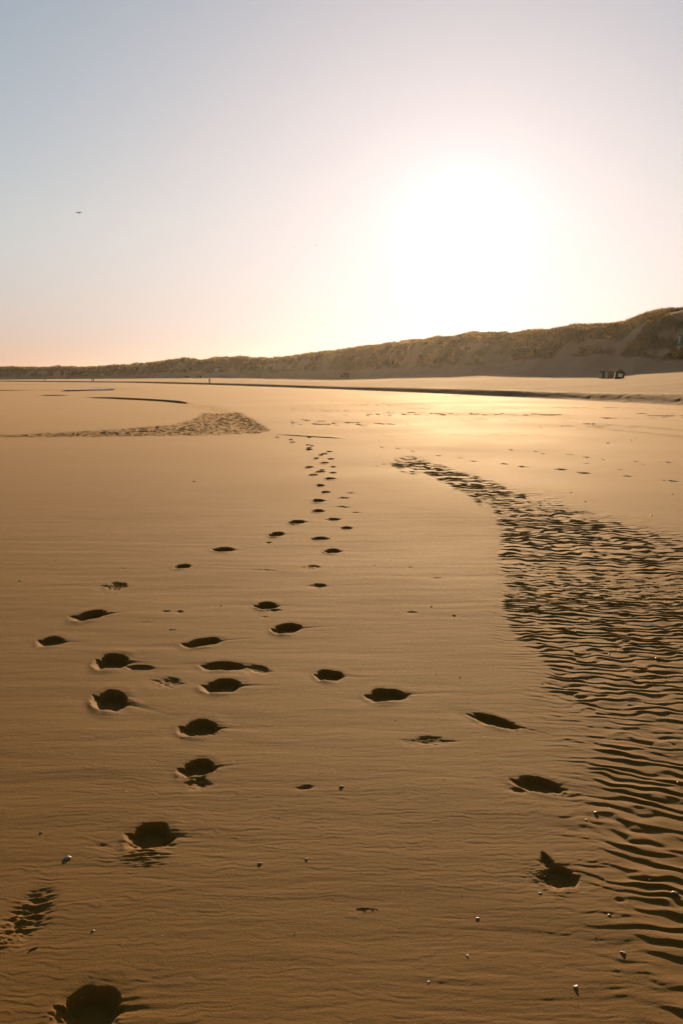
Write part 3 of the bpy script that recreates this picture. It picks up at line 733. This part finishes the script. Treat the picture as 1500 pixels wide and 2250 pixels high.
tagged(b1, 'small dark bin with pale side, left end of the large trio near the dune foot', 'bin', g)
p = place(1338, 832, 100); b2.location = p - Vector((0, 0, .05)); b2.rotation_euler = (0, math.radians(4), math.radians(10))
tagged(b2, 'flat-lidded middle bin of the large trio, next to the one with a sign', 'bin', g)
p = place(1358, 832, 100); b3.location = p - Vector((0, 0, .12)); b3.rotation_euler = (math.radians(-3), math.radians(9), math.radians(-8))
tagged(b3, 'tilted bin with gabled lid and white sign on its front', 'bin', g)
bm = bmesh.new(); box(bm, (.08, -.545, .62), (.60, .02, .46), None, .006)
sg = link_bm('sign', bm, M_white, b3, False)
bm = bmesh.new()                                          # two rows of unreadable dark marks
for rowz, xs_ in ((.68, (-.10, .0, .10, .2)), (.56, (-.06, .08, .22))):
    for xx in xs_: box(bm, (xx + .01, -.558, rowz), (.06, .006, .07))
    box(bm, (.07, -.5565, rowz - .045), (.42, .004, .014))
link_bm('lettering', bm, M_wood, sg, False)
far_bins = [(750, 829.5, b1, 'pale-sided bin at the left end of the far trio on shaded sand', 10), (757, 829.5, b2, 'middle bin of the far trio on shaded sand', 4), (764, 829.5, b2, 'right bin of the far trio on shaded sand', -12),
            (572, 829.5, b2, 'left bin of the tight pair right of the walker on shaded sand', 8), (577, 829.5, b1, 'right bin of the tight pair right of the walker on shaded sand', -5),
            (434.5, 830.5, b1, 'left bin of the low dark pair beside the white cabin', 0), (440, 830.5, b2, 'right bin of the low dark pair beside the white cabin', 6),
            (408.5, 830, b2, 'upright bin of the loose pair farthest along the beach', 0)]
for (px, py, src, lab, rz) in far_bins:
    c = copy_tree(src); p = place(px, py, 150)
    sc_ = 1.35 if px > 700 else 1.25
    c.location = p - Vector((0, 0, .05)); c.rotation_euler = (0, 0, math.radians(rz)); c.scale = (sc_,) * 3
    tagged(c, lab, 'bin', g)
c = copy_tree(b1); p = place(414.5, 829.5, 150); c.location = p + Vector((0, 0, .05)); c.rotation_euler = (0, math.radians(-32), math.radians(12)); c.scale = (1.25,) * 3
tagged(c, 'tipped over bin of the loose pair farthest along the beach', 'bin', g)

# ------------------------------------------------------------------ white beach cabin with its mast
p = place(479, 822.5, 150); rc = math.hypot(p.x, p.y); s1 = rc / FPX
cab = empty('beach_cabin', p); cab.rotation_euler = (0, 0, math.radians(-28))
W, Dp, Hc = 9.5 * s1, 5.5 * s1, 9.0 * s1
bm = bmesh.new(); box(bm, (0, 0, Hc / 2 - .1), (W, Dp, Hc), None, .03); link_bm('wall', bm, M_offw, cab, False)
bm = bmesh.new(); box(bm, (0, 0, Hc - .02), (W + .3, Dp + .3, .14), Euler((math.radians(4), 0, 0)), .02); link_bm('roof', bm, M_greyp, cab, False)
bm = bmesh.new(); box(bm, (-W * .46, -Dp / 2 - .03, Hc * .48), (W * .13, .05, Hc * .95), None, .01); link_bm('corner_panel', bm, M_white, cab, False)
bm = bmesh.new(); box(bm, (-W * .12, -Dp / 2 - .02, Hc * .42), (.85, .05, min(2.0, Hc * .8)), None, .01); dr_ = link_bm('door', bm, M_greyp, cab, False)
bm = bmesh.new(); box(bm, (W * .22, -Dp / 2 - .02, Hc * .58), (1.0, .05, .7), None, .01); link_bm('window', bm, M_window, cab, False)
bm = bmesh.new()
for k in range(4): box(bm, (-W * .3 + k * W * .35 - W * .2, -Dp / 2 - .5, -.35), (.12, .12, .8))
box(bm, (0, -Dp / 2 - .35, .02), (W * 1.1, .8, .08)); link_bm('deck', bm, M_postw, cab, False)
tagged(cab, 'small white beach cabin at the foot of the dune beside a tall mast', 'cabin')
def pole(name, px, py_base, py_top, rad, mat, label, cat, cross=False):
    p = place(px, py_base, 120); rc = math.hypot(p.x, p.y); h = (py_base - py_top) * rc / FPX
    bm = bmesh.new(); tube(bm, [(0, 0, -.4), (0, 0, h * .5), (0, 0, h)], [rad * 1.1, rad, rad * .7], 10)
    root = empty(name, p); link_bm('shaft', bm, mat, root)
    bm = bmesh.new(); bmesh.ops.create_uvsphere(bm, u_segments=10, v_segments=6, radius=rad * 1.3, matrix=Matrix.Translation((0, 0, h))); link_bm('cap', bm, mat, root)
    tagged(root, label, cat); return root, h
pole('mast', 501, 817, 792, .09, M_postw, 'tall thin mast on the dune slope right of the white cabin', 'mast')
pole('marker_post', 897, 784, 760, .10, M_greyp, 'tall pale grey pole standing in grass below the dune crest', 'post')
r_, h_ = pole('marker_post', 856.5, 797, 780, .10, M_postw, 'reddish banded beach marker post at the lower edge of the grass', 'post')
bm = bmesh.new(); tube(bm, [(0, 0, h_ * .12), (0, 0, h_ * .46)], [.13, .13], 10); link_bm('red_band', bm, M_red, r_)
bm = bmesh.new(); box(bm, (.12, -.12, h_ * .80), (.42, .03, h_ * .28), None, .01); link_bm('board', bm, M_woodl, r_, False)

# ------------------------------------------------------------------ dune sign at the right edge
p = place(1491, 778, 150); rc = math.hypot(p.x, p.y); k = rc / FPX
sgn = empty('beach_sign', p); sgn.rotation_euler = (0, 0, math.radians(-8))
Ht = 44 * k
for sx in (-1, 1):
    bm = bmesh.new(); tube(bm, [(sx * 4.0 * k, .06, -.5), (sx * 4.0 * k, .06, Ht * 1.02)], [.07, .06], 10); link_bm('post', bm, M_postw, sgn)
bm = bmesh.new(); box(bm, (0, 0, Ht * .63), (8.6 * k, .06, Ht * .50), None, .01); gp = link_bm('green_panel', bm, M_green, sgn, False)
bm = bmesh.new(); zt = Ht * .82
box(bm, (-1.9 * k, -.04, Ht * .66), (1.5 * k, .02, Ht * .34)); box(bm, (.55 * k, -.04, Ht * .80), (3.4 * k, .02, 1.5 * k * 1.0)); box(bm, (.3 * k, -.04, Ht * .685), (2.9 * k, .02, 1.3 * k))
link_bm('letter', bm, M_white, gp, False)
bm = bmesh.new(); box(bm, (0, 0, Ht * .345), (8.6 * k, .05, Ht * .05), None, .005); link_bm('white_panel', bm, M_white, sgn, False)
bm = bmesh.new(); box(bm, (-1.6 * k, 0, Ht * .21), (5.0 * k, .05, Ht * .20), None, .01); rp_ = link_bm('red_panel', bm, M_red, sgn, False)
bm = bmesh.new(); box(bm, (-1.2 * k, -.035, Ht * .21), (.8 * k, .02, Ht * .19)); link_bm('white_stripe', bm, M_white, rp_, False)
tagged(sgn, 'tall green sign with white letter F above a red panel in the dunes', 'sign')

# ------------------------------------------------------------------ people
def make_person(name, joints, coat, height=1.75):
    """one continuous body grown over a joint graph, with clothing and hair as parts"""
    root = empty(name, (0, 0, 0))
    def skin(nm, pts, edges, mat, parent):
        me = bpy.data.meshes.new(nm); me.from_pydata([q[0] for q in pts], edges, []); me.materials.append(mat)
        o = bpy.data.objects.new(nm, me); COL.objects.link(o); o.parent = parent
        md = o.modifiers.new('skin', 'SKIN')
        for v, q in zip(me.skin_vertices[0].data, pts): v.radius = (q[1], q[1] * (q[2] if len(q) > 2 else 1))
        me.skin_vertices[0].data[0].use_root = True
        s = o.modifiers.new('sub', 'SUBSURF'); s.levels = 1; s.render_levels = 2
        md.use_smooth_shade = True
        return o
    J = joints
    B = [(J['pelvis'], .115, .8), (J['waist'], .10, .8), (J['chest'], .135, .75), (J['neck'], .052), (J['chin'], .06), (J['head'], .088, 1.15), (J['crown'], .07),
         (J['shl'], .055), (J['ell'], .038), (J['wrl'], .027), (J['hal'], .030, .6), (J['shr'], .055), (J['elr'], .038), (J['wrr'], .027), (J['har'], .030, .6),
         (J['hpl'], .085), (J['knl'], .055), (J['anl'], .036), (J['tol'], .036, .7), (J['hpr'], .085), (J['knr'], .055), (J['anr'], .036), (J['tor'], .036, .7)]
    E = [(0, 1), (1, 2), (2, 3), (3, 4), (4, 5), (5, 6), (2, 7), (7, 8), (8, 9), (9, 10), (2, 11), (11, 12), (12, 13), (13, 14), (0, 15), (15, 16), (16, 17), (17, 18), (0, 19), (19, 20), (20, 21), (21, 22)]
    skin('body', B, E, M_skin, root)
    k = 1.16
    C = [(J['pelvis'], .115 * k, .85), (J['waist'], .105 * k, .85), (J['chest'], .14 * k, .8), (J['shl'], .062 * k), (J['ell'], .046 * k), (J['wrl'], .036 * k), (J['shr'], .062 * k), (J['elr'], .046 * k), (J['wrr'], .036 * k)]
    skin('jacket', C, [(0, 1), (1, 2), (2, 3), (3, 4), (4, 5), (2, 6), (6, 7), (7, 8)], coat, root)
    T = [(J['pelvis'], .118 * k, .85), (J['hpl'], .09 * k), (J['knl'], .062 * k), (J['anl'], .048 * k), (J['hpr'], .09 * k), (J['knr'], .062 * k), (J['anr'], .048 * k)]
    skin('trousers', T, [(0, 1), (1, 2), (2, 3), (0, 4), (4, 5), (5, 6)], M_cloth[2], root)
    h = Vector(J['head'])
    skin('hair', [(tuple(h + Vector((0, -.03, .035))), .092), (tuple(Vector(J['crown']) + Vector((0, -.02, .01))), .07)], [(0, 1)], M_hair, root)
    bm = bmesh.new(); box(bm, h + Vector((0, .095, -.01)), (.028, .035, .045), None, .008); link_bm('nose', bm, M_skin, root)
    root.scale = (height / 1.75,) * 3
    return root
def pose(stride=.25, arm='swing', lean=.03):
    J = dict(pelvis=(0, 0, .95), waist=(0, lean * .3, 1.10), chest=(0, lean, 1.34), neck=(0, lean, 1.49), chin=(0, lean + .02, 1.56), head=(0, lean + .015, 1.64), crown=(0, lean, 1.70),
             hpl=(-.10, 0, .90), knl=(-.105, stride * .55, .50), anl=(-.10, stride, .08), tol=(-.11, stride + .17, .04), hpr=(.10, 0, .90), knr=(.105, -stride * .35, .49), anr=(.10, -stride, .10), tor=(.11, -stride + .15, .04),
             shl=(-.19, lean, 1.42), shr=(.19, lean, 1.42))
    if arm == 'raised':
        J.update(ell=(-.42, lean + .05, 1.40), wrl=(-.38, lean + .15, 1.62), hal=(-.35, lean + .17, 1.70), elr=(.42, lean + .05, 1.40), wrr=(.38, lean + .15, 1.62), har=(.35, lean + .17, 1.70))
    else:
        J.update(ell=(-.25, lean - .10, 1.15), wrl=(-.24, lean - .02, .92), hal=(-.24, lean + .01, .83), elr=(.25, lean + .08, 1.15), wrr=(.24, lean + .22, .94), har=(.24, lean + .27, .86))
    return J
people = [(460.5, 843.2, 'raised', 0.10, M_cloth[0], 180, 'person alone on the sand with both elbows out and hands raised, dark clothes'),
          (202.8, 838.6, 'swing', .24, M_cloth[0], 20, 'person in dark clothes walking, left one of the nearer walking pair'),
          (206.6, 839.2, 'swing', .22, M_cloth[1], 25, 'person in brown coat walking, right one of the nearer walking pair'),
          (97.3, 836.8, 'swing', .20, M_cloth[1], 10, 'person in brown coat, left one of the faint distant pair at the far left'),
          (101.8, 836.8, 'swing', .26, M_cloth[0], 10, 'person in dark clothes, right one of the faint distant pair at the far left')]
for (px, py, arm, strd, ct, rz, lab) in people:
    pr = make_person('person', pose(strd, arm), ct, 1.78)
    pr.location = place(px, py, 100, 0.02); pr.rotation_euler = (0, 0, math.radians(rz))
    tagged(pr, lab, 'person', 'people walking on the far beach' if arm == 'swing' else None)
    print('person', px, pr.location[:])

# ------------------------------------------------------------------ birds
def make_bird():
    root = empty('bird', (0, 0, 0))
    me = bpy.data.meshes.new('body'); pts = [((0, 0, 0), .035), ((0, .07, .005), .03), ((0, .12, .015), .02), ((0, .155, .012), .006), ((0, -.08, 0), .022), ((0, -.15, .005), .012)]
    me.from_pydata([q[0] for q in pts], [(0, 1), (1, 2), (2, 3), (0, 4), (4, 5)], []); me.materials.append(M_feather)
    o = bpy.data.objects.new('body', me); COL.objects.link(o); o.parent = root
    o.modifiers.new('skin', 'SKIN'); s = o.modifiers.new('sub', 'SUBSURF'); s.levels = 1
    for v, q in zip(me.skin_vertices[0].data, pts): v.radius = (q[1], q[1])
    for sx in (-1, 1):
        bm = bmesh.new()
        outline = [(.02, .05, .01), (.13, .065, .055), (.25, .02, .035), (.33, -.05, -.02), (.24, -.035, .025), (.13, -.03, .04), (.02, -.06, .005)]
        top = [bm.verts.new((sx * a, b, c + .006)) for a, b, c in outline]; bot = [bm.verts.new((sx * a, b, c - .004)) for a, b, c in outline]
        n = len(outline)
        bm.faces.new(top); bm.faces.new(bot[::-1])
        for i in range(n): bm.faces.new((top[i], bot[i], bot[(i + 1) % n], top[(i + 1) % n]))
        bmesh.ops.recalc_face_normals(bm, faces=bm.faces); link_bm('wing', bm, M_feather, root, False)
    bm = bmesh.new(); vs = [bm.verts.new(v) for v in ((-.015, -.13, .008), (.015, -.13, .008), (.05, -.23, .008), (-.05, -.23, .008), (-.015, -.13, .0), (.015, -.13, .0), (.05, -.23, .0), (-.05, -.23, .0))]
    for f in ((0, 1, 2, 3), (7, 6, 5, 4), (0, 4, 5, 1), (1, 5, 6, 2), (2, 6, 7, 3), (3, 7, 4, 0)): bm.faces.new([vs[i] for i in f])
    link_bm('tail', bm, M_feather, root, False)
    return root
b0 = make_bird()
birds = [(173.5, 467.5, 105, (38, -6, 25), 'largest and darkest bird, high in the sky above the left beach'), (692.5, 539.5, 260, (0, 15, 60), 'tiny distant bird left of the sun, the clearer of the two specks in mid sky'),
         (644.5, 543.5, 300, (5, 20, 50), 'faintest tiny bird, farthest from the sun of the three specks'), (818, 574.5, 260, (40, 30, 40), 'tiny bird banking close beside the glare of the sun')]
for i, (px, py, dist, rot, lab) in enumerate(birds):
    o = b0 if i == 0 else copy_tree(b0)
    a_, f_, u_ = ray(px, py); L = math.hypot(a_, f_)
    o.location = (a_ / L * dist, f_ / L * dist, EYE + u_ / L * dist); o.rotation_euler = [math.radians(q) for q in rot]
    if i: o.scale = (1.1,) * 3
    tagged(o, lab, 'bird', 'birds flying over the beach')

# ------------------------------------------------------------------ tidal pool
def water():
    m, nt, b = new_mat('pool_water')
    b.inputs['Base Color'].default_value = (.05, .055, .055, 1); b.inputs['Roughness'].default_value = .06; b.inputs['IOR'].default_value = 1.33
    geo = nt.nodes.new('ShaderNodeNewGeometry')
    bp = nt.nodes.new('ShaderNodeBump'); bp.inputs['Distance'].default_value = .004; nt.links.new(noise(nt, 3, 3, geo.outputs['Position']), bp.inputs['Height']); nt.links.new(bp.outputs[0], b.inputs['Normal'])
    bm = bmesh.new()
    outline = [(138, 859.0), (150, 857.4), (168, 856.6), (192, 856.2), (198, 854.6), (206, 853.2), (226, 853.0), (240, 853.8), (247, 855.2), (258, 856.4), (246, 857.6), (218, 858.2), (190, 858.8), (165, 859.6), (146, 859.8)]
    top = []
    for (a, c) in outline:
        x, y = ground0(a, c); top.append((x, y))
    zmax = max(terrain_z(x, y) for x, y in top)
    cx = sum(q[0] for q in top) / len(top); cy = sum(q[1] for q in top) / len(top)
    zz = max(terrain_z(cx + (x - cx) * t, cy + (y - cy) * t) for x, y in top for t in np.linspace(0, 1, 12)) + .006
    vs = []
    for i in range(len(top)):
        p0, p1 = Vector(top[i]), Vector(top[(i + 1) % len(top)])
        for t in (0, .33, .66):
            q = p0.lerp(p1, t); j = random.Random(i * 7 + int(t * 9)).uniform(-.12, .12); vs.append(bm.verts.new((q.x + j, q.y + j * 5, zz)))
    bm.faces.new(vs); bmesh.ops.triangulate(bm, faces=bm.faces)
    bmesh.ops.recalc_face_normals(bm, faces=bm.faces)
    o = link_bm('water', bm, m, None, False); o['kind'] = 'structure'
    for p_ in o.data.polygons:
        if p_.normal.z < 0: o.data.flip_normals(); break
water()

# ------------------------------------------------------------------ shells, stones, weed
def stone_bm(w, d, h, seed):
    rnd = random.Random(seed); bm = bmesh.new(); bmesh.ops.create_icosphere(bm, subdivisions=3, radius=1.0)
    ph = [rnd.uniform(0, 6) for _ in range(6)]
    for v in bm.verts:
        n = 1 + .10 * math.sin(2.3 * v.co.x + ph[0]) * math.cos(2.1 * v.co.y + ph[1]) + .07 * math.sin(4.1 * v.co.z + 3.2 * v.co.x + ph[2]) + .04 * math.sin(7 * v.co.y + ph[3])
        v.co = Vector((v.co.x * n * w / 2, v.co.y * n * d / 2, v.co.z * n * h / 2 + h * .28))
    return bm
def shell_bm(w, seed, lift=.45):
    """one valve of a cockle: ribbed fan, hinge beak, real thickness"""
    rnd = random.Random(seed); bm = bmesh.new(); nr, na = 7, 29
    def surf(i, j, inner):
        t = i / (nr - 1); a = math.radians(-100 + 200 * j / (na - 1))
        rad = w / 2 * t * (1 + .12 * math.cos(a)); rib = 1 + .03 * math.sin(a * 15) * t
        x = math.sin(a) * rad * rib; y = math.cos(a) * rad * rib - w * .22 * (1 - t * .2); z = w * lift * (1 - t ** 1.9) * .55 + (.0 if not inner else -w * .035)
        return (x, y, z + w * .02)
    g = [[[bm.verts.new(surf(i, j, inn)) for j in range(na)] for i in range(nr)] for inn in (0, 1)]
    for k in (0, 1):
        for i in range(nr - 1):
            for j in range(na - 1):
                f = (g[k][i][j], g[k][i][j + 1], g[k][i + 1][j + 1], g[k][i + 1][j]); bm.faces.new(f if k == 0 else f[::-1])
    for j in range(na - 1): bm.faces.new((g[0][nr - 1][j], g[0][nr - 1][j + 1], g[1][nr - 1][j + 1], g[1][nr - 1][j]))
    bmesh.ops.remove_doubles(bm, verts=bm.verts, dist=w * .004); bmesh.ops.recalc_face_normals(bm, faces=bm.faces)
    return bm
def twig_bm(L, rad, seed, forks=2):
    rnd = random.Random(seed); bm = bmesh.new()
    pts = []; a = 0
    for i in range(9):
        t = i / 8; a += rnd.uniform(-.35, .35); pts.append((L * (t - .5), L * .10 * math.sin(3 * t + seed) + L * .02 * rnd.uniform(-1, 1), rad * .9 + L * .03 * abs(math.sin(4 * t + seed))))
    tube(bm, pts, [rad * (1.1 - .6 * i / 8) for i in range(9)], 7)
    for k in range(forks):
        q = Vector(pts[2 + 3 * k]); d = Vector((L * .2, rnd.choice((-1, 1)) * L * .16, L * .03)); tube(bm, [q, q + d * .5, q + d], [rad * .7, rad * .5, rad * .3], 6)
    return bm
def sized(px, py, wpx):
    p = place(px, py); return p, wpx / FPX * math.hypot(p.x, p.y, EYE)
small = [  # name, px, py, width px, material, rotation, label
 ('shell', 750, 1729, 13, M_shell, 30, 'pale shell with a sand tail beside a small pit in the mid foreground'),
 ('stone', 149, 1887, 17, M_stoneg, 0, 'smooth grey pebble below left of the big footprint at lower left'),
 ('stone', 91, 1831, 8, M_stone, 0, 'small dark pebble near the left edge, above the smooth grey pebble'),
 ('shell', 674, 1888, 11, M_shell, 80, 'cream shell with a thin shadow, right of a dark pebble in the lower middle'),
 ('stone', 571, 1898, 11, M_stone, 0, 'dark oval pebble left of the cream shell in the lower middle'),
 ('shell', 205, 2045, 8, M_shell, 10, 'white shell fragment right of the churned footprint at the left edge'),
 ('twig', 75, 2086, 18, M_twig, 40, 'short brown driftwood piece below the churned footprint at the left edge'),
 ('shell', 941, 2159, 8, M_shell, 200, 'small white shell alone at the bottom centre of the sand'),
 ('shell', 1026, 2101, 10, M_shell, 120, 'white shell up and right of the lone shell at the bottom centre'),
 ('shell', 1264, 2169, 15, M_shell, 70, 'wide flat white shell casting a dark shadow at lower right, lowest there'),
 ('shell', 1337, 2011, 9, M_shell, 0, 'round white shell below the half-filled footprint at right'),
 ('shell', 1367, 2094, 15, M_shell, 300, 'tilted pale shell over a dark hollow at lower right'),
 ('shell', 1427, 1935, 12, M_shell, 30, 'pale rounded shell at the end of a ripple groove, right of the half-filled footprint'),
 ('shell', 1195, 1929, 9, M_shell, 90, 'white shell lying inside the half-filled footprint at right'),
 ('stone', 1186, 1964, 10, M_stone, 0, 'tiny dark stone just outside the rim of the half-filled footprint'),
 ('shell', 1307, 1786, 10, M_shell, 15, 'white shell on the first ripple above right of the half-filled footprint'),
 ('shell', 1286, 1801, 6, M_shell, 60, 'small white shell just left of the one on the first ripple'),
 ('stone', 1481, 1964, 18, M_stone, 0, 'rough dark stone among deep ripples at the right edge'),
 ('stone', 1049, 2019, 10, M_stoneg, 0, 'low grey-brown pebble in streaked sand right of the forked twig'),
 ('twig', 806, 1999, 44, M_twig, 0, 'thin forked twig lying flat in the lower middle'),
 ('shell', 487, 1331, 7, M_shell, 0, 'tiny white shell left of the footprint in the middle distance'),
 ('shell', 997, 1352, 8, M_shell, 0, 'small white shell on smooth sand left of the ripple field'),
 ('shell', 947, 1333, 6, M_shell, 0, 'tiny pale shell just up left of the small shell beside the ripple field'),
 ('twig', 904, 1345, 16, M_twig, 0, 'small dark sliver of driftwood on smooth sand left of the ripple field'),
 ('stone', 868, 1583, 5, M_stone, 0, 'very small dark stone below the wide footprint right of centre'),
 ('shell', 1010, 1488, 5, M_shell, 0, 'very small pale shell up left of the slanting footprint'),
 ('shell', 1190, 1502, 6, M_shell, 0, 'small pale shell at the frayed edge of the ripples, above the slanting footprint'),
 ('shell', 1337, 1439, 8, M_shell, 0, 'small white shell on ripple crests, left one of the two at mid right'),
 ('shell', 1441, 1448, 8, M_shell, 0, 'small white shell on ripple crests, right one of the two at mid right'),
 ('shell', 1488, 1719, 7, M_shell, 0, 'small white shell in a ripple groove at the right edge'),
 ('stone', 427, 1058, 7, M_stone, 0, 'single small dark stone on the wide smooth sand at left'),
 ('stone', 44, 1277, 7, M_stone, 0, 'small dark stone at the left edge of the smooth sand'),
 ('twig', 380, 1384, 14, M_twig, 10, 'short dark driftwood sliver above the long oval footprint'),
 ('shell', 823, 1243, 4, M_shell, 0, 'tiny pale shell right of the line of footprints, left one of two'),
 ('shell', 899, 1247, 4, M_shell, 0, 'tiny pale shell right of the line of footprints, right one of two'),
 ('stone', 1334, 974, 7, M_stone, 0, 'dark stone standing out alone on the bright damp sand at upper right'),
 ('shell', 1233, 937, 5, M_shell, 0, 'white shell glinting among dark stones on the bright upper beach'),
 ('stone', 1187, 939, 4.5, M_stone, 0, 'dark stone left of the glinting white shell on the upper beach'),
 ('stone', 1150, 929, 3.5, M_stone, 0, 'small dark stone farthest left of the scatter on the bright upper beach'),
 ('stone', 1119, 950, 4, M_stone, 0, 'small dark stone in the brightest damp sand of the upper beach'),
 ('stone', 1386, 967.5, 4, M_stone, 0, 'small dark stone right of the lone stone on the damp upper beach'),
 ('stone', 1397, 964, 4, M_stone, 0, 'small dark stone just behind another to the right of the lone stone'),
 ('stone', 1324, 1010, 5, M_stone, 0, 'small dark stone between the two dotted tracks at upper right'),
 ('stone', 1477, 1086, 5, M_stone, 0, 'small dark stone above the ripple field at the right edge'),
 ('shell', 1253, 1082, 5, M_shell, 0, 'white shell at the upper edge of the ripple field, left one of two'),
 ('shell', 1285, 1103, 5, M_shell, 0, 'white shell at the upper edge of the ripple field, right one of two'),
 ('shell', 1430, 1133, 5, M_shell, 0, 'white shell on damp sand just above the right end of the ripple field'),
]
for i, (nm, px, py, w, mat, rz, lab) in enumerate(small):
    p, wm = sized(px, py, w * (.85 if nm != 'twig' else 1))
    if nm == 'stone': bm = stone_bm(wm, wm * .8, wm * .34, i)
    elif nm == 'shell': bm = shell_bm(wm, i, .32)
    else: bm = twig_bm(wm, max(.0022, wm * .035), i, 2)
    o = link_bm({'stone': 'pebble', 'shell': 'shell', 'twig': 'driftwood'}[nm], bm, mat)
    o.location = p + Vector((0, 0, -wm * .05)); 
    o.rotation_euler = (Euler((math.radians(-13), 0, 0)).to_matrix() @ Euler((0, 0, math.radians(rz))).to_matrix()).to_euler() if nm == 'shell' else (0, 0, math.radians(rz))
    if nm == 'shell': o.location.z += wm * .09
    tagged(o, lab, {'stone': 'pebble', 'shell': 'shell', 'twig': 'driftwood'}[nm], {'stone': 'pebbles on the beach', 'shell': 'shells on the beach', 'twig': 'driftwood bits on the beach'}[nm])
def weed_bm(w, d, h, seed):
    rnd = random.Random(seed); bm = bmesh.new()
    n = int(16 + w * 12); tube(bm, [(-w * .42, 0, h * .2), (-w * .2, d * .06, h * .3), (0, -d * .05, h * .25), (w * .22, d * .05, h * .3), (w * .42, 0, h * .2)], [h * .2, h * .35, h * .3, h * .35, h * .2], 5)
    for k in range(n):
        t = rnd.uniform(-.46, .46); x = t * w * .85; y = d * .05 * math.sin(t * 12); z = h * .25; a = rnd.uniform(-1.3, 1.3) + (math.pi if rnd.random() < .5 else 0)
        L = rnd.uniform(.10, .28) * (1 + .3 * w); pts = []
        for q in range(5):
            pts.append((x, y, z * (1 - q / 5) + h * .5 * math.sin(math.pi * q / 4) * rnd.uniform(.4, 1.3))); x += math.cos(a) * L / 4; y += math.sin(a) * L / 4; a += rnd.uniform(-.6, .6)
        rr = rnd.uniform(.25, .5) * h * .5; tube(bm, pts, [rr * .6, rr, rr, rr * .8, rr * .3], 5)
    return bm
weeds = [(845, 863, 40, 'thin dark wrack line nearest the berm, upper of the two streaks in the middle', 0), (857, 868, 46, 'thin dark wrack streak below another in the middle of the upper beach', 0), (1005, 869.5, 18, 'short dark clump of wrack just below the berm under the sun', 0),
         (1210, 912, 56, 'long dark strip of wrack on the bright upper beach at right, the boldest one', 0), (1250, 895, 84, 'long faint strip of wrack above the boldest strip', 0), (1340, 895, 40, 'short faint strip of wrack right of the long faint strip', 0),
         (1408, 909, 16, 'small dark wrack clump between the strips at upper right', 0), (1455, 914, 60, 'dark strip of wrack above the wheel ruts at the right edge', 0), (1296, 932, 12, 'small dark wrack clump just above the start of the wheel ruts', 0),
         (1009, 892.5, 34, 'thin wrack streak in the bright glare below the sun', 0), (920, 897, 60, 'broad faint wrack streak left of the glare', 0), (1333, 919, 20, 'little wrack strip left of the ruts on the upper beach', 0)]
for i, (px, py, w, lab, rz) in enumerate(weeds):
    p, wm = sized(px, py, w); faint_ = 'faint' in lab or 'thin' in lab
    o = link_bm('seaweed_clump', weed_bm(wm, .9 if faint_ else 1.4, .012 if faint_ else .028, 50 + i), M_weed)
    o.location = p; tagged(o, lab, 'seaweed', 'wrack left on the upper beach')
# small grit nobody could count: pale flecks standing in for sun glints on grains
def grit():
    rng = np.random.default_rng(9); vs = []; fs = []
    n = 6500
    py = rng.uniform(1150, 2500, n); px = rng.uniform(-700, 2200, n)
    base = 0
    for a, c in zip(px, py):
        x, y = ground0(a, c); z = terrain_z(x, y); r = math.hypot(x, y)
        s = 0.0007 * (0.6 + rng.random() ** 4 * 2.2) * max(1, r / 3.0)
        q = rng.uniform(-1, 1, (4, 3)) * s; q[3] *= 1.3
        vs.append(q + (x, y, z + s * .5)); fs += [(base, base + 1, base + 2), (base, base + 2, base + 3), (base, base + 3, base + 1), (base + 1, base + 3, base + 2)]; base += 4
    m = simple('glint_grit', (.8, .7, .55), .25, .6, .1, 50)
    o = mesh_np('glint_grit', np.concatenate(vs), np.array(fs, dtype=np.int32), {}, m, False)
    o['kind'] = 'stuff'; o['label'] = 'tiny pale flecks imitating sun glints on the sand'; o['category'] = 'shell grit'
grit()

# ------------------------------------------------------------------ haze
bm = bmesh.new(); box(bm, (0, 0, 25.4), (8400, 8400, 53.2)); 
mh = bpy.data.materials.new('haze_air'); mh.use_nodes = True; nt = mh.node_tree; nt.nodes.clear()
out = nt.nodes.new('ShaderNodeOutputMaterial'); pv = nt.nodes.new('ShaderNodeVolumePrincipled')
pv.inputs['Color'].default_value = (.96, .88, .80, 1); pv.inputs['Density'].default_value = 0.000025; pv.inputs['Anisotropy'].default_value = 0.82
nt.links.new(pv.outputs[0], out.inputs['Volume'])
hz = link_bm('haze', bm, mh, None, False); hz['kind'] = 'stuff'; hz['label'] = 'thin golden evening haze over beach and dunes'; hz['category'] = 'haze'
